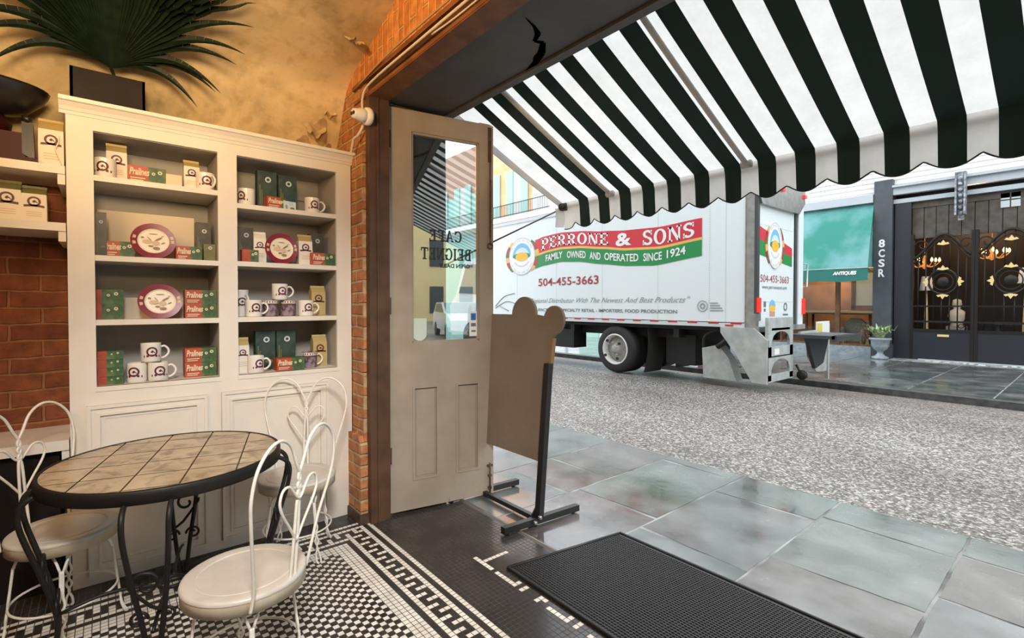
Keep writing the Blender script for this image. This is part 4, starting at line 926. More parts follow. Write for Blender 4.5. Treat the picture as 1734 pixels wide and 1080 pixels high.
b = MB(); dbox(b, .597, .636, 1.30, 1.35, -.0195, -.019, 0); dbox(b, .597, .636, 1.255, 1.28, -.0195, -.019, 1); dbox(b, .60, .634, 1.215, 1.228, -.0195, -.019, 1); b.build('sticker_print', ['blue', 'ink_dark'], pane)
b = MB(); b.prism([(.163, 1.32)]+[(.2135-.05*math.cos(PI*k/10), 1.21-.045*math.sin(PI*k/10)) for k in range(11)]+[(.264, 1.32)], dp(0, 0, -.021), DU, Z_, DN*.001); b.build('sticker', 'sticker_green', pane)
b = MB(); b.tube([dp(.735, .03, .012), dp(.735, .25, .012)], .007, 6); dbox(b, .715, .757, .225, .237, 0, .014); dbox(b, .722, .748, .06, .075, 0, .016); dbox(b, .722, .748, .15, .165, 0, .016); b.build('bolt', 'rust', D)
b = MB(); b.tube([dp(.737, 1.90, .01), dp(.737, 2.60, .01)], .005, 6); dbox(b, .725, .749, 2.45, 2.70, 0, .008)
for k in range(26): b.tube([dp(.737+.006*math.cos(a)*(k % 2), 1.86+.018*k+.011*math.sin(a), .016+.006*math.cos(a)*((k+1) % 2)) for a in [2*PI*q/8 for q in range(8)]], .0022, 4, closed=True)
b.tube([dp(.737+.02*math.cos(a), 1.84+.02*math.sin(a), .012) for a in [2*PI*q/14 for q in range(14)]], .005, 5, closed=True); b.build('chain_bolt', 'rust', D)
for z in (.35, 1.35, 2.45): dbox(MB(), -.012, .012, z, z+.11, -.03, .006).build('hinge', 'rust', D)

# sign board on a black stand ---------------------------------------------------
B = thing('sign_board', 'back of a brown cut-out sign board on a black metal stand outside the door', 'sign', (-2.6, 2.15, 0))
ln = .045
def sb(x, z, dy=0): return Vector((x, 2.15+(z-.4)*ln+dy, z))
pts = [(-2.97, .395), (-2.315, .400), (-2.235, 1.20)]
pts += [(-2.232+.090*math.cos(R(a)), 1.315+.092*math.sin(R(a))) for a in range(-75, 176, 12)]
pts += [(-2.40, 1.348)]+[(-2.522+.122*math.cos(R(a)), 1.345+.122*math.sin(R(a))) for a in range(0, 181, 12)]+[(-2.97, 1.344)]
b = MB(); b.prism(pts, sb(0, 0, .0), X_, Vector((0, ln, 1)), (0, .02, 0), 0); b.build('panel', 'sign_board', B)
b = MB(); b.prism([(-2.317, .40), (-2.30, .40), (-2.222, 1.20), (-2.24, 1.20)], sb(0, 0, -.006), X_, Vector((0, ln, 1)), (0, .03, 0)); b.build('edge', 'sign_edge', B)
for (x, lab) in ((-2.30, 1), (-2.93, 0)):
    dx = .05 if lab else .02
    b = MB(); b.obox((x-.025, 2.115, .04), (.045, 0, 0), (0, .04, 0), (dx, .035, 1.0)); b.prism([(2.07, .03), (2.16, .03), (2.16, .14)], (x-.035, 0, 0), Y_, Z_, (.01, 0, 0)); b.build('post', 'black', B)
    b = MB(); b.obox((x-.05, 1.86, .012), (.04, 0, 0), (.05, .61, 0), (0, 0, .04)); b.build('foot', 'black', B)
    for y in (1.89, 2.43): MB().cyl((x-.03+(y-1.86)*.08, y, 0), (x-.03+(y-1.86)*.08, y, .014), .014, 8).build('rubber_foot', 'black', B)
b = MB(); b.box(-2.93, -2.31, 2.12, 2.15, .015, .045); b.build('crossbar', 'black', B)
b = MB(); b.cyl((-2.262, 2.10, .07), (-2.245, 2.10, .07), .012, 8); b.cyl((-2.29, 2.08, .035), (-2.265, 2.08, .035), .012, 8); b.build('bolt', 'aluminium', B)

# ribbed rubber doormat -----------------------------------------------------------
def mp(s, t):
    a = Vector((-2.02, 1.645, 0)).lerp(Vector((.9, 1.615, 0)), s); c = Vector((-1.885, 2.43, 0)).lerp(Vector((.95, 2.46, 0)), s); return a.lerp(c, t)
M = thing('doormat', 'large black ribbed rubber mat in front of the doorway', 'mat', (-.6, 2.0, 0))
b = MB(); P = [mp(0, 0), mp(1, 0), mp(1, 1), mp(0, 1)]; b.add(P+[p+Z_*.006 for p in P], [(4, 5, 6, 7), (0, 1, 5, 4), (1, 2, 6, 5), (2, 3, 7, 6), (3, 0, 4, 7)]); b.build('base', 'rubber', M)
b = MB(); N = 46
for k in range(N):
    t = .03+.94*(k+.5)/N; a, c = mp(.006, t), mp(.99, t); d = (mp(.01, t+.0045)-mp(.01, t)); b.add([a-d+Z_*.006, c-d+Z_*.006, c+d+Z_*.006, a+d+Z_*.006, a-d*.6+Z_*.0098, c-d*.6+Z_*.0098, c+d*.6+Z_*.0098, a+d*.6+Z_*.0098], [(4, 5, 6, 7), (0, 1, 5, 4), (2, 3, 7, 6), (3, 0, 4, 7)])
NN = 165
for k in range(NN):
    s_ = .01+.98*(k+.5)/NN; a, c = mp(s_, .03), mp(s_, .97); d = (mp(s_+.0009, .03)-a); b.add([a-d+Z_*.006, a+d+Z_*.006, c+d+Z_*.006, c-d+Z_*.006, a-d*.6+Z_*.0088, a+d*.6+Z_*.0088, c+d*.6+Z_*.0088, c-d*.6+Z_*.0088], [(4, 5, 6, 7), (1, 2, 6, 5), (3, 0, 4, 7)])
b.build('ribs', 'rubber', M)
b = MB()
for (a, c) in ((0, 1), (2, 3), (3, 0)):
    p, q = (mp(0, 0), mp(1, 0), mp(1, 1), mp(0, 1))[a], (mp(0, 0), mp(1, 0), mp(1, 1), mp(0, 1))[c]; b.tube([p+Z_*.007, q+Z_*.007], .009, 6)
b.build('border', 'rubber', M)

# ================================================================ WHITE BOOKCASE
CX, CB = -3.24, -3.64
K = thing('bookcase', 'tall cream painted built-in bookcase with two bays of shelves and panelled base', 'bookcase', (-3.44, .57, 0))
b = MB()
b.box(CB, CX-.02, -.135, -.105, 0, 2.36); b.box(CB, CX-.02, 1.25, 1.278, 0, 2.36); b.box(CB, CX-.02, .515, .59, 1.0, 2.30)
b.box(CX-.022, CX, -.137, -.035, .0, 2.36); b.box(CX-.022, CX, .505, .602, 1.0, 2.285); b.box(CX-.022, CX, 1.183, 1.280, .0, 2.36); b.box(CX-.022, CX, -.035, 1.183, 2.285, 2.36); b.box(CX-.022, CX, -.035, 1.183, .0, 1.0)
b.box(CB, CX-.022, -.105, 1.25, 2.34, 2.36)
b.build('carcass', 'cream_paint', K)
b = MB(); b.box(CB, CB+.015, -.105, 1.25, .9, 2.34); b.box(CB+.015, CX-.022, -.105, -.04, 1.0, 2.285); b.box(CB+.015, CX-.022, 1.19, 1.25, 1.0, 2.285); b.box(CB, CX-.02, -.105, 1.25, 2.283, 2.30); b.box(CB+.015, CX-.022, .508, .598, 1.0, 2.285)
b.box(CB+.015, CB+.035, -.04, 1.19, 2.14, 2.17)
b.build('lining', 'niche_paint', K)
for (y0, y1, zs) in ((-.04, .508, (2.066, 1.665, 1.338)), (.598, 1.19, (2.008, 1.669, 1.340))):
    for z in zs: MB().box(CB+.015, CX-.004, y0, y1, z-.028, z).build('shelf', 'cream_paint', K)
    MB().box(CB+.015, CX+.004, y0, y1, .975, 1.0).build('shelf', 'cream_paint', K)
b = MB()
cp = [(CX-.02, 2.345), (CX+.006, 2.345), (CX+.010, 2.36), (CX+.014, 2.362), (CX+.020, 2.378), (CX+.036, 2.398), (CX+.046, 2.402), (CX+.048, 2.420), (CX-.02, 2.420)]
b.prism([(p[0], p[1]) for p in cp], (0, -.16, 0), X_, Z_, (0, 1.455, 0)); b.box(CB, CX, -.15, 1.285, 2.36, 2.418)
b.build('cornice', 'cream_paint', K)
for (y0, y1, z0, z1) in ((-.075, .442, .05, .906), (.512, 1.12, .055, .911)):
    p = MB().box(CX, CX+.004, y0, y1, z0, z1).build('panel', 'cream_paint', K)
    b = MB()
    for (i, o, h) in ((0, .016, .020), (.016, .040, .012), (.040, .052, .018), (.062, .070, .008)):
        b.box(CX, CX+h, y0+i, y0+o, z0+i, z1-i); b.box(CX, CX+h, y1-o, y1-i, z0+i, z1-i); b.box(CX, CX+h, y0+o, y1-o, z0+i, z0+o); b.box(CX, CX+h, y0+o, y1-o, z1-o, z1-i)
    b.build('moulding', 'cream_paint', p)

# ---------------------------------------------------------------- goods (built facing +x, base at the origin)
def emb(mb, s, mi, fn):
    """round house emblem: ring, bird-like blot and ribbon, fn(u, v) places it"""
    def poly(P): mb.add([fn(u*s, v*s) for u, v in P], [tuple(range(len(P)))], mi)
    N = 22
    for k in range(N):
        A, Bb = 2*PI*k/N, 2*PI*(k+1)/N; poly([(math.cos(A), math.sin(A)), (math.cos(Bb), math.sin(Bb)), (.66*math.cos(Bb), .66*math.sin(Bb)), (.66*math.cos(A), .66*math.sin(A))])
    poly([(-.28, -.1), (.05, -.3), (.30, .02), (.12, .32), (-.10, .22)]); poly([(.12, .0), (.48, -.34), (.55, -.22), (.3, .1)])
    for a, c in ((-1.5, -.75), (-.75, 0), (0, .75), (.75, 1.5)): 
        za, zc = -.95+.18*(1-abs(a)/1.5), -.95+.18*(1-abs(c)/1.5); poly([(a, za-.22), (c, zc-.22), (c, zc+.22), (a, za+.22)])
def place(o, loc, rz): o.location = loc; o.rotation_euler = (0, 0, rz); ORG[o.name] = Vector((0, 0, 0)); return o
def mug(loc, label, group, rz=0., dark=False, r=.046, h=.102, hand=0.):
    o = thing('coffee_mug', label, 'mug', (0, 0, 0), group=group); body = 'mug_dark' if dark else 'ceramic'
    MB().lathe([(0, 0), (r*.90, 0), (r, .008), (r*1.0, h-.004), (r*1.01, h), (r*.93, h), (r*.92, .01), (0, .008)], (0, 0, 0), 28).build('body', body, o)
    hz = h*.5; c, s = math.cos(hand), math.sin(hand)
    P = [(r*.94, .78*h), (r*1.35, .82*h), (r*1.72, .6*h), (r*1.62, .36*h), (r*1.2, .2*h), (r*.94, .2*h)]
    MB().tube([(p*c, p*s, z) for p, z in P], .0058, 8, sub=4).build('handle', 'ceramic' if not dark else 'paper_white', o)
    e = MB()
    if dark:
        e.lathe([(r*1.015, h*.80), (r*1.02, h*.97)], (0, 0, 0), 24, 0)
        e.build('band', 'paper_white', o); e = MB()
        for k in range(9):
            a = -1.3+.33*k; p = Vector((r*1.03*math.cos(a), r*1.03*math.sin(a), h*.89)); e.disc(p, (-math.sin(a), math.cos(a), 0), Z_, (.0004*math.cos(a), .0004*math.sin(a), 0), .005, .005, 0, 8)
    else:
        emb(e, .026, 0, lambda u, v: ((r+.0006)*math.cos(u/r), (r+.0006)*math.sin(u/r), h*.56+v))
    e.build('emblem', 'emblem', o)
    return place(o, loc, rz)
def bag(loc, label, group, w, h, rz=0., mats=('paper_white', 'bag_gold'), d=.06, emblem='emblem', topf=.22):
    o = thing('coffee_bag', label, 'bag', (0, 0, 0), group=group)
    hw, hd = w/2, d/2; zt = h*(1-topf)
    b = MB(); ring = [(hd, -hw), (hd, hw), (-hd, hw), (-hd, -hw)]; vs = []
    for z, kx, ky in ((0, .95, .96), (h*.04, 1.05, 1.0), (h*.5, 1.08, 1.0), (zt, 1.0, .98)): vs += [(x*kx, y*ky, z) for x, y in ring]
    fs = [(3, 2, 1, 0)]+[(i*4+k, i*4+(k+1) % 4, i*4+4+(k+1) % 4, i*4+4+k) for i in range(3) for k in range(4)]
    b.add(vs, fs); b.build('bag_body', mats[0], o)
    b = MB(); vs = []
    for z, kx, ky in ((zt, 1.0, .98), (zt+(h-zt)*.55, .45, .97), (h-.012, .14, 1.0), (h, .10, 1.0)): vs += [(x*kx, y*ky, z) for x, y in ring]
    b.add(vs, [(i*4+k, i*4+(k+1) % 4, i*4+4+(k+1) % 4, i*4+4+k) for i in range(3) for k in range(4)]+[(12, 13, 14, 15)]); b.build('folded_top', mats[1], o)
    e = MB(); emb(e, w*.27, 0, lambda u, v: (hd*1.09, u, h*.58+v)); e.build('emblem', emblem, o)
    e = MB()
    for k in range(3): e.box(hd*1.07, hd*1.095, -hw*.6, hw*.6, h*(.30-.05*k), h*(.315-.05*k))
    e.build('print', 'doodle_tan' if mats[0] != 'bag_dark' else 'olive', o)
    return place(o, loc, rz)
def carton(loc, label, group, w, h, rz=0., d=.09, split=.52, script=True):
    o = thing('praline_carton', label, 'box', (0, 0, 0), group=group); hw, hd = w/2, d/2; ys = -hw+w*split
    b = MB(); b.box(-hd, hd, -hw, ys, 0, h, 0); b.box(-hd, hd, ys, hw, 0, h, 1); b.build('carton_body', ['carton_red', 'carton_green'], o)
    if script:
        b = MB(); b.text('Pralines', (hd+.0004, -hw+.006, h*.44), Y_, Z_, (.0004, 0, 0), w*split*1.0, h*.44, 0, shear=.25, bold=.03); b.box(hd, hd+.0006, -hw+.01, ys-.012, h*.24, h*.30); b.box(hd, hd+.0006, -hw+.01, ys-.02, h*.12, h*.17); b.build('lettering', 'card', o)
    b = MB()
    for (fy, fz, s) in ((.66, .72, .10), (.30, .62, .08)):
        b.disc((hd+.0005, ys+(hw-ys)*fy, h*fz), Y_, Z_, (.0005, 0, 0), h*s*1.15, h*s*1.15, 0, 12, ri=.4)
    b.build('emblem', 'card', o)
    return place(o, loc, rz)
def tallbox(loc, label, group, w, h, rz=0., m='box_green', d=.06, ring='badge_grey'):
    o = thing('gift_box', label, 'box', (0, 0, 0), group=group); hw, hd = w/2, d/2
    MB().box(-hd, hd, -hw, hw, 0, h).build('box_body', m, o)
    b = MB(); b.disc((hd+.0004, hw*.1, h*.78), Y_, Z_, (.0006, 0, 0), w*.16, w*.16, 0, 16, ri=.5); b.build('emblem', ring, o)
    b = MB(); b.box(hd, hd+.0006, -hw*.8, -hw*.68, h*.1, h*.62); b.box(hd, hd+.0006, -hw*.6, -hw*.5, h*.1, h*.5); b.disc((hd+.0004, hw*.35, h*.22), Y_, Z_, (.0005, 0, 0), w*.2, w*.11, 0, 14); b.build('print', 'olive', o)
    return place(o, loc, rz)
def plate(loc, label, group, ry, rz_, rot=0.):
    o = thing('souvenir_plate', label, 'plate', (0, 0, 0), group=group); tl = .17
    n = Vector((math.cos(tl), 0, math.sin(tl))); v = Vector((-math.sin(tl), 0, math.cos(tl))); c = v*rz_+Vector((0.02, 0, 0))
    def pt(fr, a, off): return c+Y_*(ry*fr*math.cos(a))+v*(rz_*fr*math.sin(a))+n*off
    def ringm(rows, mi):
        b = MB(); N = 48
        for (f0, o0), (f1, o1) in zip(rows, rows[1:]):
            for k in range(N):
                A, Bb = 2*PI*k/N, 2*PI*(k+1)/N; b.add([pt(f0, A, o0), pt(f0, Bb, o0), pt(f1, Bb, o1), pt(f1, A, o1)], [(3, 2, 1, 0)], 0, True)
        return b
    ringm([(0.001, -.012), (1.0, -.004), (1.0, .004), (.70, .0)], 0).build('rim', 'maroon', o)
    ringm([(.70, .0), (.62, -.004), (.001, -.004)], 0).build('well', 'plate_cream', o)
    def blob(u, w, a, e, mt, ang=0.): 
        N = 12; P = []
        for k in range(N):
            t = 2*PI*k/N; x, y = a*math.cos(t), e*math.sin(t); P.append(c+Y_*ry*(u+x*math.cos(ang)-y*math.sin(ang))+v*rz_*(w+x*math.sin(ang)+y*math.cos(ang))+n*.001)
        b.add(P, [tuple(range(N))])
    b = MB()
    for (u, w, a, e, g) in ((.22, .12, .20, .045, .6), (-.18, .12, .15, .02, -.9), (-.48, .18, .07, .05, 0), (.12, -.42, .16, .09, 0), (.42, -.1, .10, .03, .5), (-.12, -.30, .12, .05, 0), (0, .40, .2, .02, 0), (.40, .30, .06, .02, 0)): blob(u, w, a, e, 0, g)
    b.build('drawing', 'doodle_brown', o)
    b = MB(); blob(.10, -.12, .17, .14, 0); blob(-.28, -.05, .22, .12, 0); b.build('drawing', 'doodle_tan', o)
    b = MB()
    for a in (0.25, 2.9, -.02, 3.3): b.add([pt(.78, a-.10, .0026), pt(.78, a+.10, .0026), pt(.92, a+.10, .0042), pt(.92, a-.10, .0042)], [(0, 1, 2, 3)])
    b.build('rim_print', 'doodle_tan', o)
    return place(o, loc, rot)
def card(loc, label, w, h, rz=0., d=.006, name='display_card'):
    o = MB().box(-d/2, d/2, -w/2, w/2, 0, h).build(name, 'card'); tag(o, label, 'card'); o.location = loc; o.rotation_euler = (0, 0, rz); return o
xf, xm, xb = -3.30, -3.37, -3.45
G1, G2, G3, G4 = 'mugs in the bookcase', 'coffee bags in the bookcase', 'praline cartons in the bookcase', 'gift boxes in the bookcase'
# left bay, top shelf
z = 2.066
mug((xf-.02, .010, z), 'white mug at the left end of the top left shelf', G1, -.25, hand=2.6)
bag((xm-.02, .058, z), 'white coffee bag behind the mug at left of the top left shelf', G2, .088, .205)
carton((xf-.04, .185, z), 'red and green praline carton lying on the top left shelf', G3, .165, .088)
card((xf+.005, .303, z), 'small blank cream card on the top left shelf', .072, .066)
bag((xm, .392, z), 'white coffee bag at the right of the top left shelf', G2, .076, .175)
mug((xf-.02, .455, z), 'white mug at the right end of the top left shelf', G1, .05, hand=.45)
# left bay, second shelf
z = 1.665
tallbox((xf-.03, -.012, z), 'dark slim box at the left end of the shelf with the upper left plate', G4, .05, .225, 0, 'bag_dark')
card((xb-.02, .195, z+.0), 'wide blank cream board standing behind the upper left plate', .44, .262, 0, .008, 'display_board')
carton((xf-.05, .062, z), 'praline carton left of the upper left maroon plate', G3, .13, .082)
plate((xf-.01, .209, z), 'maroon rimmed oval plate on the upper shelf of the left bay', 'souvenir plates', .101, .097)
carton((xf-.05, .372, z), 'praline carton right of the upper left maroon plate', G3, .125, .078)
tallbox((xb+.04, .452, z), 'dark picture box behind the carton right of the upper left plate', G4, .075, .23, 0, 'bag_dark')
tallbox((xf-.05, .474, z), 'small olive box at the right end of the shelf with the upper left plate', G4, .06, .10, 0, 'olive', .05)
# left bay, third shelf
z = 1.338
card((xb+.02, .212, z), 'low cream card behind the lower left plate', .30, .115)
plate((xf-.01, .236, z), 'maroon rimmed oval plate on the lower shelf of the left bay', 'souvenir plates', .101, .096)
for k in range(2):
    carton((xf-.06, .020, z+.078*k), ('bottom' if k == 0 else 'top')+' praline carton of the stack left of the lower left plate', G3, .112, .077, .02*k, split=.22, script=False)
    carton((xf-.06, .428, z+.080*k), ('bottom' if k == 0 else 'top')+' praline carton of the stack right of the lower left plate', G3, .155, .079, -.015*k)
# left bay, bottom
z = 1.0
for k in range(4):
    carton((xf-.02, .020, z+.044*k), ('lowest', 'second lowest', 'second highest', 'topmost')[k]+' slim praline carton in the bottom left corner stack of the bookcase', G3, .105, .043, .02*(k % 2), split=.35, script=False)
for k in range(2): carton((xf-.06, .424, z+.083*k), ('bottom' if k == 0 else 'top')+' praline carton of the stack right of the three left bay mugs', G3, .155, .082, .02*k)
mug((xf-.02, .130, z), 'white mug at lower left of the left bay mug pyramid', G1, -.35, hand=2.8)
mug((xf, .222, z), 'white mug with handle to the right at the foot of the left bay mug pyramid', G1, .12, hand=1.35)
mug((xf-.015, .196-.004, z+.1035), 'white mug on top of the left bay mug pyramid', G1, .05, hand=1.5)
# right bay, top shelf
z = 2.008
mug((xf-.02, .668, z), 'white mug with handle to the left at the left of the top right shelf', G1, -.9, hand=-1.2+.0)
tallbox((xm, .788, z), 'left one of two tall dark boxes on the top right shelf', G4, .11, .235)
tallbox((xm, .909, z), 'right one of two tall dark boxes on the top right shelf', G4, .11, .225)
carton((xf-.015, .825, z), 'small red praline carton before the two tall boxes on the top right shelf', G3, .11, .072, .1, .06, .75)
o = tallbox((xf, .905, z), 'small pale packet before the two tall boxes on the top right shelf', G4, .075, .055, .25, 'pale_blue', .03)
mug((xf-.03, 1.055, z), 'white mug with handle to the right at the right of the top right shelf', G1, .1, hand=1.35)
# right bay, second shelf
z = 1.669
tallbox((xm, .665, z), 'dark box at the left of the shelf with the right bay plate', G4, .085, .215, 0, 'bag_dark')
carton((xf-.01, .678, z), 'small praline carton before the dark box left of the right bay plate', G3, .09, .075, 0, .06, .5, False)
bag((xm+.01, .745, z), 'white coffee bag left of the right bay plate', G2, .07, .195, -.1, ('paper_white', 'paper_white'))
plate((xf-.01, .862, z), 'maroon rimmed plate in the right bay between two coffee bags', 'souvenir plates', .097, .098)
bag((xm+.02, 1.01, z), 'white and gold coffee bag right of the right bay plate', G2, .086, .20)
tallbox((xb+.03, 1.105, z), 'dark box behind the carton right of the right bay plate', G4, .09, .22, 0, 'bag_dark')
carton((xf-.02, 1.11, z), 'orange and green carton at the right of the shelf with the right bay plate', G3, .15, .082)
# right bay, third shelf
z = 1.340
mug((xb+.03, .650, z), 'tall white mug at the left end of the third right shelf', G1, 0, hand=0.4, r=.044, h=.165)
mug((xf-.02, .700, z), 'white mug first from the left in the row on the third right shelf', G1, .15, hand=1.3)
mug((xm+.01, .806, z), 'dark patterned mug left of the middle in the row on the third right shelf', G1, 0, True, hand=2.4)
mug((xm+.01, .912, z), 'dark patterned mug right of the middle in the row on the third right shelf', G1, 0, True, hand=2.4)
mug((xf-.03, 1.012, z), 'white mug last in the row beside the gold bag on the third right shelf', G1, .1, hand=1.4)
mug((xm+.02, .859, z+.1035), 'white mug stacked on the row of mugs on the third right shelf', G1, .1, hand=1.4)
bag((xb+.04, 1.11, z), 'gold topped coffee bag at the right end of the third right shelf', G2, .092, .20, 0, ('bag_gold', 'bag_gold'))
# right bay, bottom
z = 1.0
bag((xm+.02, .640, z), 'gold and white coffee bag at the left end of the bottom right shelf', G2, .07, .215, 0, ('paper_white', 'bag_gold'))
mug((xf-.01, .708, z), 'white mug at the left of the bottom right shelf', G1, .3, hand=.95)
tallbox((xb+.02, .785, z), 'left one of two tall green boxes on the bottom right shelf', G4, .115, .245)
tallbox((xb+.02, .908, z), 'right one of two tall green boxes on the bottom right shelf', G4, .115, .245)
carton((xf-.01, .900, z), 'praline carton before the two green boxes on the bottom right shelf', G3, .165, .078)
mug((xf-.05, 1.040, z), 'dark patterned mug beside the gold bag on the bottom right shelf', G1, .1, True, hand=1.4)
bag((xb+.05, 1.115, z), 'gold topped coffee bag at the right end of the bottom right shelf', G2, .092, .21, 0, ('bag_gold', 'bag_gold'))

# ---------------------------------------------------------------- shelves on the brick wall, left
def wshelf(z, label, th=.04, x1=-3.26, cl=True):
    o = thing('wall_shelf', label, 'shelf', (WX, -.7, z)); b = MB(); b.box(WX, x1, -1.5, -.142, z-th, z); b.build('board', 'cream_paint', o)
    if cl: MB().box(WX, x1-.01, -.17, -.142, z-th-.05, z-th).build('cleat', 'cream_paint', o)
wshelf(2.094, 'upper cream wall shelf left of the bookcase carrying the dark mill'); wshelf(1.815, 'middle cream wall shelf left of the bookcase carrying two coffee bags')
wshelf(.750, 'low cream counter shelf left of the bookcase behind the left chair', .05, -3.25)
bag((-3.42, -.198, 2.094), 'white and gold coffee bag on the upper wall shelf against the bookcase', 'coffee bags on the wall shelves', .095, .255, 0, ('paper_white', 'bag_gold'))
b = MB(); b.tube([(-3.36, -.165, 2.26), (-3.355, -.17, 2.22), (-3.35, -.18, 2.19), (-3.345, -.16, 2.13), (-3.34, -.148, 2.097)], .003, 5, sub=4); o = b.build('white_cord', 'paper_white'); tag(o, 'thin white cord hanging before the bag on the upper wall shelf', 'cord')
bag((-3.42, -.358, 1.815), 'left one of two white coffee bags on the middle wall shelf', 'coffee bags on the wall shelves', .10, .205, 0, ('paper_white', 'olive'))
bag((-3.42, -.263, 1.815), 'right one of two white coffee bags on the middle wall shelf', 'coffee bags on the wall shelves', .092, .19, 0, ('paper_white', 'olive'))
o = thing('coffee_mill', 'dark antique coffee mill with wide black hopper on the upper wall shelf', 'coffee mill', (-3.46, -.50, 2.094))
MB().box(-3.60, -3.34, -.70, -.245, 2.094, 2.13).box(-3.57, -3.37, -.66, -.29, 2.13, 2.25).build('base', 'mill_red', o)
MB().lathe([(0, 2.24), (.13, 2.24), (.14, 2.30), (.10, 2.36), (0, 2.36)], (-3.46, -.48, 0), 20).build('housing', 'mill_red', o)
MB().lathe([(.05, 2.33), (.16, 2.36), (.22, 2.42), (.245, 2.46), (.25, 2.475), (.235, 2.475), (.2, 2.43), (.0, 2.38)], (-3.44, -.45, 0), 32, sx=.78).build('hopper', 'black_gloss', o)
b = MB(); b.prism([(-.30, 2.15), (-.255, 2.12), (-.26, 2.30), (-.30, 2.33)], (-3.40, 0, 0), Y_, Z_, (.04, 0, 0)); b.lathe([(0, 0), (.02, .005), (.02, .03), (0, .035)], (-3.36, -.28, 2.30), 8); b.build('crank', 'black_gloss', o)
MB().box(-3.64, -3.30, -1.4, -.18, 0, .695).build('dark_cupboard', 'cupboard_shade'); tag(bpy.data.objects['dark_cupboard'], 'dark wooden cupboard coloured near-black for the shade under the low counter shelf', 'cupboard')

# ---------------------------------------------------------------- planter with palm on the bookcase
o = thing('planter_box', 'dark rectangular planter box standing on the bookcase top holding a palm', 'planter', (-3.38, .03, 2.418))
b = MB(); x0, x1, y0, y1 = -3.45, -3.315, -.122, .181
b.box(x0, x1, y0, y0+.012, 2.42, 2.612); b.box(x0, x1, y1-.012, y1, 2.42, 2.612); b.box(x0, x0+.012, y0, y1, 2.42, 2.612); b.box(x1-.012, x1, y0, y1, 2.42, 2.612); b.box(x0, x1, y0, y1, 2.418, 2.44); b.build('box', 'planter_wood', o)
MB().box(x0+.012, x1-.012, y0+.012, y1-.012, 2.55, 2.575).build('soil', 'wood_dark', o)
o = thing('fan_palm', 'dark green fan palm leaf spreading from the planter on the bookcase', 'palm', (-3.37, .05, 2.575))
HB = Vector((-3.37, .040, 2.665)); b = MB(); b.tube([(-3.385, .075, 2.56), (-3.375, .06, 2.61), HB], .0075, 8); b.build('stalk', 'leaf_dark', o)
b = MB(); NL = 42; rn = random.Random(8)
for k in range(NL):
    q = k/(NL-1); th = R(34+112*q); e = abs(th-PI/2)/R(56)
    L_ = lerp([(0, .68), (.4, .78), (.65, .92), (.80, .84), (.90, .64), (1.0, .47)], e)*rn.uniform(.95, 1.05); L_ *= 1.22 if th > PI/2 else 1.0
    dr = lerp([(0, .12), (.65, .34), (.80, .43), (.90, .43), (1.0, .36)], e)*rn.uniform(.93, 1.07)*(1.25 if th > PI/2 else 1); lean = .10+.80*(1-e)**.8; pts = []; M_ = 16
    for i in range(M_+1):
        t = i/M_; z = L_*t*math.sin(th)-dr*t**2.1; p = HB+Vector((lean*t*L_*(1+.3*t), L_*t*math.cos(th), z)); p.z = min(p.z, lerp([(x_, z_) for x_, z_ in prof], p.x)-.05-.02*rn.random()); pts.append(p)
    zmax = 3.0; w0 = .027+.012*(1-e)
    for i in range(M_):
        t0, t1 = i/M_, (i+1)/M_
        def hwid(t): return (.003+w0*min(1, t/.38)**.8) if t < .38 else (.003+w0)*(1-(t-.38)/.62)**.9+.0006
        d = (pts[i+1]-pts[i]).normalized(); side = d.cross(Vector((1, 0, .1))).normalized()
        a, c = hwid(t0), hwid(t1); f0, f1 = Vector((.35*a, 0, 0)), Vector((.35*c, 0, 0))
        b.add([pts[i]-side*a+f0, pts[i], pts[i]+side*a+f0, pts[i+1]-side*c+f1, pts[i+1], pts[i+1]+side*c+f1], [(0, 1, 4, 3), (1, 2, 5, 4)], 0, False)
b.build('frond', 'leaf_dark', o)

# ---------------------------------------------------------------- security camera and cables on the lintel
o = thing('security_camera', 'white dome security camera on the jamb beneath the lintel', 'camera', (-3.0, 1.30, 2.60))
ax = Vector((.16, -.97, -.06)).normalized(); s1 = ax.cross(Z_).normalized(); s2 = s1.cross(ax); c0 = Vector((-2.985, 1.304, 2.60))
def lat(mb, prof, c, mi=0, n=24):
    vs = [c+ax*h+s1*(r*math.cos(2*PI*k/n))+s2*(r*math.sin(2*PI*k/n)) for r, h in prof for k in range(n)]
    return mb.add(vs, [(i*n+k, i*n+(k+1) % n, (i+1)*n+(k+1) % n, (i+1)*n+k) for i in range(len(prof)-1) for k in range(n)], mi, True)
lat(MB(), [(0, .0), (.052, .0), (.056, .012), (.052, .030), (.040, .036), (0, .036)], c0).build('mount', 'camera_white', o)
h_ = lat(MB(), [(0, .03), (.036, .032), (.043, .05), (.043, .068), (.034, .088), (.030, .112), (.026, .118), (0, .118)], c0).build('head', 'camera_white', o)
for s in (-1, 1): lat(MB(), [(.0115, .117), (.0115, .121), (0, .121)], c0+s1*.0125*s, 0, 14).build('lens', 'black_gloss', h_)
def cable(pts, r, label, m='cable_white'):
    tag(MB().tube(pts, r, 6, sub=5).build('cable', m), label, 'cable')
cable([(-3.02, 1.30, 2.60), (-3.05, 1.288, 2.66), (-3.04, 1.284, 2.74), (-2.90, 1.284, 2.79), (-2.2, 1.286, 2.80), (-1.2, 1.286, 2.80), (0, 1.286, 2.80), (2.5, 1.286, 2.80)], .0075, 'white cable running from the security camera along the lintel', 'cable_white')
cable([(-2.2, 1.296, 2.788), (-1.9, 1.296, 2.775), (-1.2, 1.296, 2.785), (0, 1.296, 2.782), (2.5, 1.296, 2.782)], .005, 'thinner white cable below the main one on the lintel', 'cable_white')
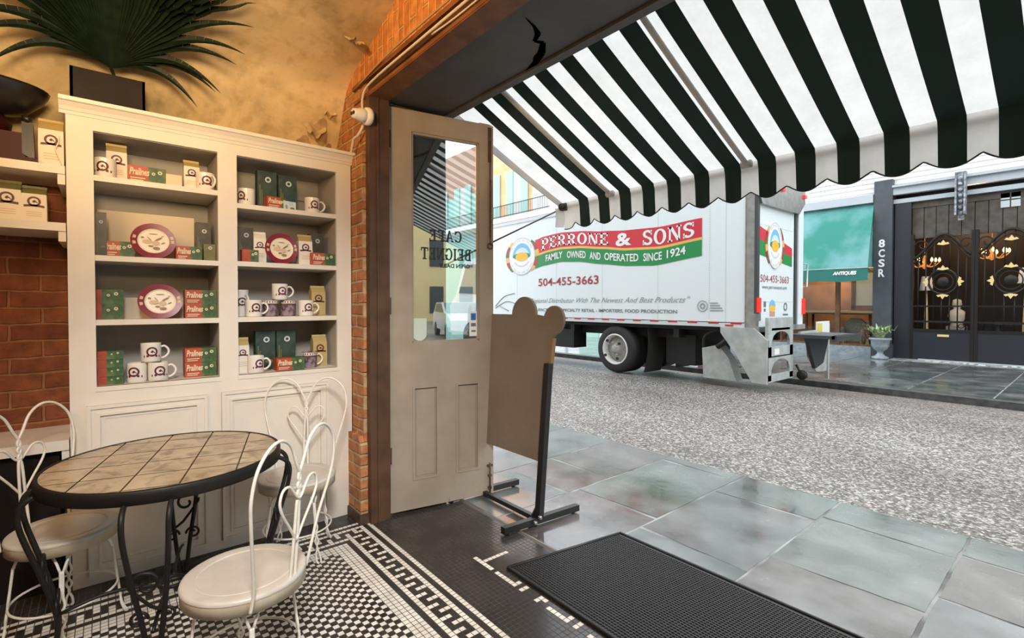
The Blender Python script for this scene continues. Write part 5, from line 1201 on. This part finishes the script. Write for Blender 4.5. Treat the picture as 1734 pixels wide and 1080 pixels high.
cable([(-3.12, 1.284, 2.835), (-2.6, 1.282, 2.87), (-1.8, 1.282, 2.87), (-.5, 1.282, 2.87), (2.5, 1.282, 2.87)], .006, 'tan cable along the upper edge of the lintel under the brick arch', 'cable_tan')
cable([(-3.03, 1.29, 2.58), (-3.045, 1.275, 2.53), (-3.08, 1.265, 2.50), (-3.13, 1.26, 2.49), (-3.17, 1.265, 2.45), (-3.20, 1.27, 2.42)], .009, 'loose coil of cable dropping from the security camera to the bookcase', 'cable_white')

# ---------------------------------------------------------------- tiled bistro table
TCx, TCy, TR = -2.60, .215, .435
o = thing('bistro_table', 'round tile topped bistro table with black wrought iron legs', 'table', (TCx, TCy, 0), R(0))
b = MB(); b.lathe([(TR-.015, .752), (TR-.004, .753), (TR, .748), (TR, .702), (TR-.012, .700), (TR-.02, .705)], (TCx, TCy, 0), 72); b.lathe([(TR-.02, .705), (0, .705)], (TCx, TCy, 0), 40); b.build('rim', 'black_iron', o)
b = MB(); b.lathe([(TR-.014, .746), (0, .746)], (TCx, TCy, 0), 64, 1)
a0 = R(-16); e1 = Vector((math.cos(a0), math.sin(a0), 0)); e2 = Vector((-math.sin(a0), math.cos(a0), 0)); C0 = Vector((TCx, TCy, .7505)); ps, g = .176, .003
def clip_tile(i, j):
    r = TR-.016; P = [((i-.72)*ps+g, (j-.40)*ps+g), ((i+.28)*ps-g, (j-.40)*ps+g), ((i+.28)*ps-g, (j+.60)*ps-g), ((i-.72)*ps+g, (j+.60)*ps-g)]; N = 64
    for k in range(N):                        # clip the tile by the circle's tangent lines
        nx, ny = math.cos(2*PI*k/N), math.sin(2*PI*k/N); out = []
        for q in range(len(P)):
            A_, B_ = P[q], P[(q+1) % len(P)]; da, db = A_[0]*nx+A_[1]*ny-r, B_[0]*nx+B_[1]*ny-r
            if da <= 0: out.append(A_)
            if da*db < 0: t = da/(da-db); out.append((A_[0]+(B_[0]-A_[0])*t, A_[1]+(B_[1]-A_[1])*t))
        P = out
        if len(P) < 3: return None
    return P
for i in range(-4, 5):
    for j in range(-4, 5):
        P = clip_tile(i, j)
        if P: b.add([C0+e1*x+e2*y for x, y in P], [tuple(range(len(P)))], 0)
b.build('tiled_top', ['table_tile', 'table_grout'], o)
for ang in (-14, 80, 168, 270):
    a = R(ang); cr_, tg = Vector((math.cos(a), math.sin(a), 0)), Vector((-math.sin(a), math.cos(a), 0)); c = Vector((TCx, TCy, 0)); b = MB()
    for s in (-1, 1):
        b.tube([c+cr_*.36+tg*.070*s+Z_*.708, c+cr_*.43+tg*.070*s+Z_*.698, c+cr_*.468+tg*.069*s+Z_*.655, c+cr_*.462+tg*.066*s+Z_*.57, c+cr_*.415+tg*.052*s+Z_*.40, c+cr_*.372+tg*.030*s+Z_*.22, c+cr_*.375+tg*.018*s+Z_*.10, c+cr_*.41+tg*.014*s+Z_*.022, c+cr_*.45+tg*.013*s+Z_*.014, c+cr_*.475+tg*.012*s+Z_*.045, c+cr_*.455+tg*.011*s+Z_*.075, c+cr_*.43+tg*.010*s+Z_*.06], .0095, 8, sub=5)
    b.lathe([(0, 0), (.022, 0), (.024, .012), (0, .016)], c+cr_*.43, 12)
    lg_ = b.build('leg', 'black_iron', o)
    b = MB()
    def sp(x, z, r0, turns, s, st): return [c+cr_*(.41+.25*(z-.40))+tg*(s*(x+(r0*(1-k/26*.78))*math.cos(st+turns*2*PI*k/26)))+Z_*(z+(r0*(1-k/26*.78))*math.sin(st+turns*2*PI*k/26)) for k in range(27)]
    b.tube([c+cr_*.385+tg*.040+Z_*.285]+[c+cr_*.395+tg*.0+Z_*.31]+sp(.012, .40, .052, 1.1, -1, 0)[0:], .0062, 6, sub=2)
    for s in (-1, 1): b.tube([c+cr_*.37+tg*(s*(.045+.032*(1-k/22*.8)*math.cos(PI+k*.42)))+Z_*(.255+.032*(1-k/22*.8)*math.sin(k*.42)) for k in range(22)], .0055, 6)
    b.build('scroll', 'black_iron', lg_)
b = MB()
for ang in (-14, 80, 168, 270):
    a = R(ang); cr_ = Vector((math.cos(a), math.sin(a), 0)); c = Vector((TCx, TCy, 0))
    b.tube([c+cr_*(.05+.32*t)+Z_*(.20+.03*math.sin(PI*t)) for t in [k/10 for k in range(11)]], .007, 6)
b.tube([(TCx+.05*math.cos(2*PI*k/16), TCy+.05*math.sin(2*PI*k/16), .20) for k in range(17)], .008, 6, closed=True)
b.build('stretcher', 'black_iron', o)

# ---------------------------------------------------------------- parlour chairs (built with the back towards +x)
def parlour_chair(label, loc, rz, sr=.195, sz=.452):
    o = thing('parlour_chair', label, 'chair', (0, 0, 0), group='white wire parlour chairs')
    b = MB(); b.lathe([(0, sz-.003), (sr*.74, sz-.003)], (0, 0, 0), 56); b.lathe([(sr*.74, sz-.003), (sr*.765, sz+.0015), (sr*.79, sz-.002)], (0, 0, 0), 56); b.lathe([(sr*.79, sz-.002), (sr*.95, sz-.001), (sr*.985, sz-.004), (sr, sz-.012), (sr*.998, sz-.016)], (0, 0, 0), 56)
    b.build('seat', 'seat_white', o)
    b = MB(); b.lathe([(sr*.985, sz-.016), (sr*.985, sz-.058), (sr*.95, sz-.058), (sr*.95, sz-.018)], (0, 0, 0), 56); b.lathe([(sr*.95, sz-.02), (0, sz-.02)], (0, 0, 0), 40); b.build('apron', 'seat_tan', o)
    kx = sr/.195
    for s in (-1, 1):
        MB().tube([(.135*kx, .148*s*kx, sz-.05), (.150*kx, .152*s*kx, sz+.02), (.175, .185*s, sz+.14), (.20, .222*s, sz+.27), (.213, .236*s, sz+.36), (.222, .218*s, sz+.445), (.226, .165*s, sz+.50), (.227, .105*s, sz+.51), (.225, .052*s, sz+.475), (.222, .018*s, sz+.405), (.219, -.006*s, sz+.355), (.217, .007*s, sz+.325), (.215, -.006*s, sz+.295), (.213, .006*s, sz+.265), (.205, .010*s, sz+.16), (.193, .012*s, sz+.03), (.188, .013*s, sz-.04)], .0058, 7, sub=6).build('back_loop', 'white_iron', o)
    b = MB()
    b.tube([(.204, 0, sz+.125), (.210, -.045, sz+.19), (.216, -.092, sz+.255), (.219, -.108, sz+.30), (.220, -.092, sz+.335), (.220, -.055, sz+.335), (.219, -.012, sz+.285), (.219, .012, sz+.285), (.220, .055, sz+.335), (.220, .092, sz+.335), (.219, .108, sz+.30), (.216, .092, sz+.255), (.210, .045, sz+.19), (.204, .001, sz+.125)], .005, 7, sub=6)
    b.build('back_heart', 'white_iron', o)
    for ang in (45, 135, 225, 315):
        a = R(ang); c, s = math.cos(a), math.sin(a); b = MB(); tx, ty = -s, c
        for q in (-1, 1):
            P = [(c*.10*kx+tx*.055*q, s*.10*kx+ty*.055*q, sz-.048), (c*.145*kx+tx*.022*q, s*.145*kx+ty*.022*q, sz-.085), (c*.158+tx*.006*q, s*.158+ty*.006*q, sz-.13)]
            for i in range(9):
                t = i/8; z = (sz-.13)*(1-t)+.05*t; r = .160+.030*t; P.append((c*r+tx*.006*q*(-1 if i % 2 else 1)*(1 if i > 3 else 0)+tx*.004*q, s*r+ty*.006*q*(-1 if i % 2 else 1)*(1 if i > 3 else 0)+ty*.004*q, z))
            P += [(c*.203+tx*.012*q, s*.203+ty*.012*q, .012), (c*.212+tx*.004*q, s*.212+ty*.004*q, .005)]
            b.tube(P, .0052, 6, sub=3)
        b.build('leg', 'white_iron', o)
    b = MB(); b.tube([(.178*math.cos(2*PI*k/40), .178*math.sin(2*PI*k/40), .16) for k in range(41)], .005, 6, closed=True)
    b.build('stretcher', 'white_iron', o)
    return place(o, loc, rz)
parlour_chair('white wire parlour chair nearest the camera with its back to the doormat', (-1.985, .385, 0), R(40), .205)
parlour_chair('white wire parlour chair against the bookcase between table and door', (-2.92, .835, 0), R(150), .205)
parlour_chair('white wire parlour chair at the left photo edge before the brick wall', (-2.875, -.145, 0), R(224), .19)
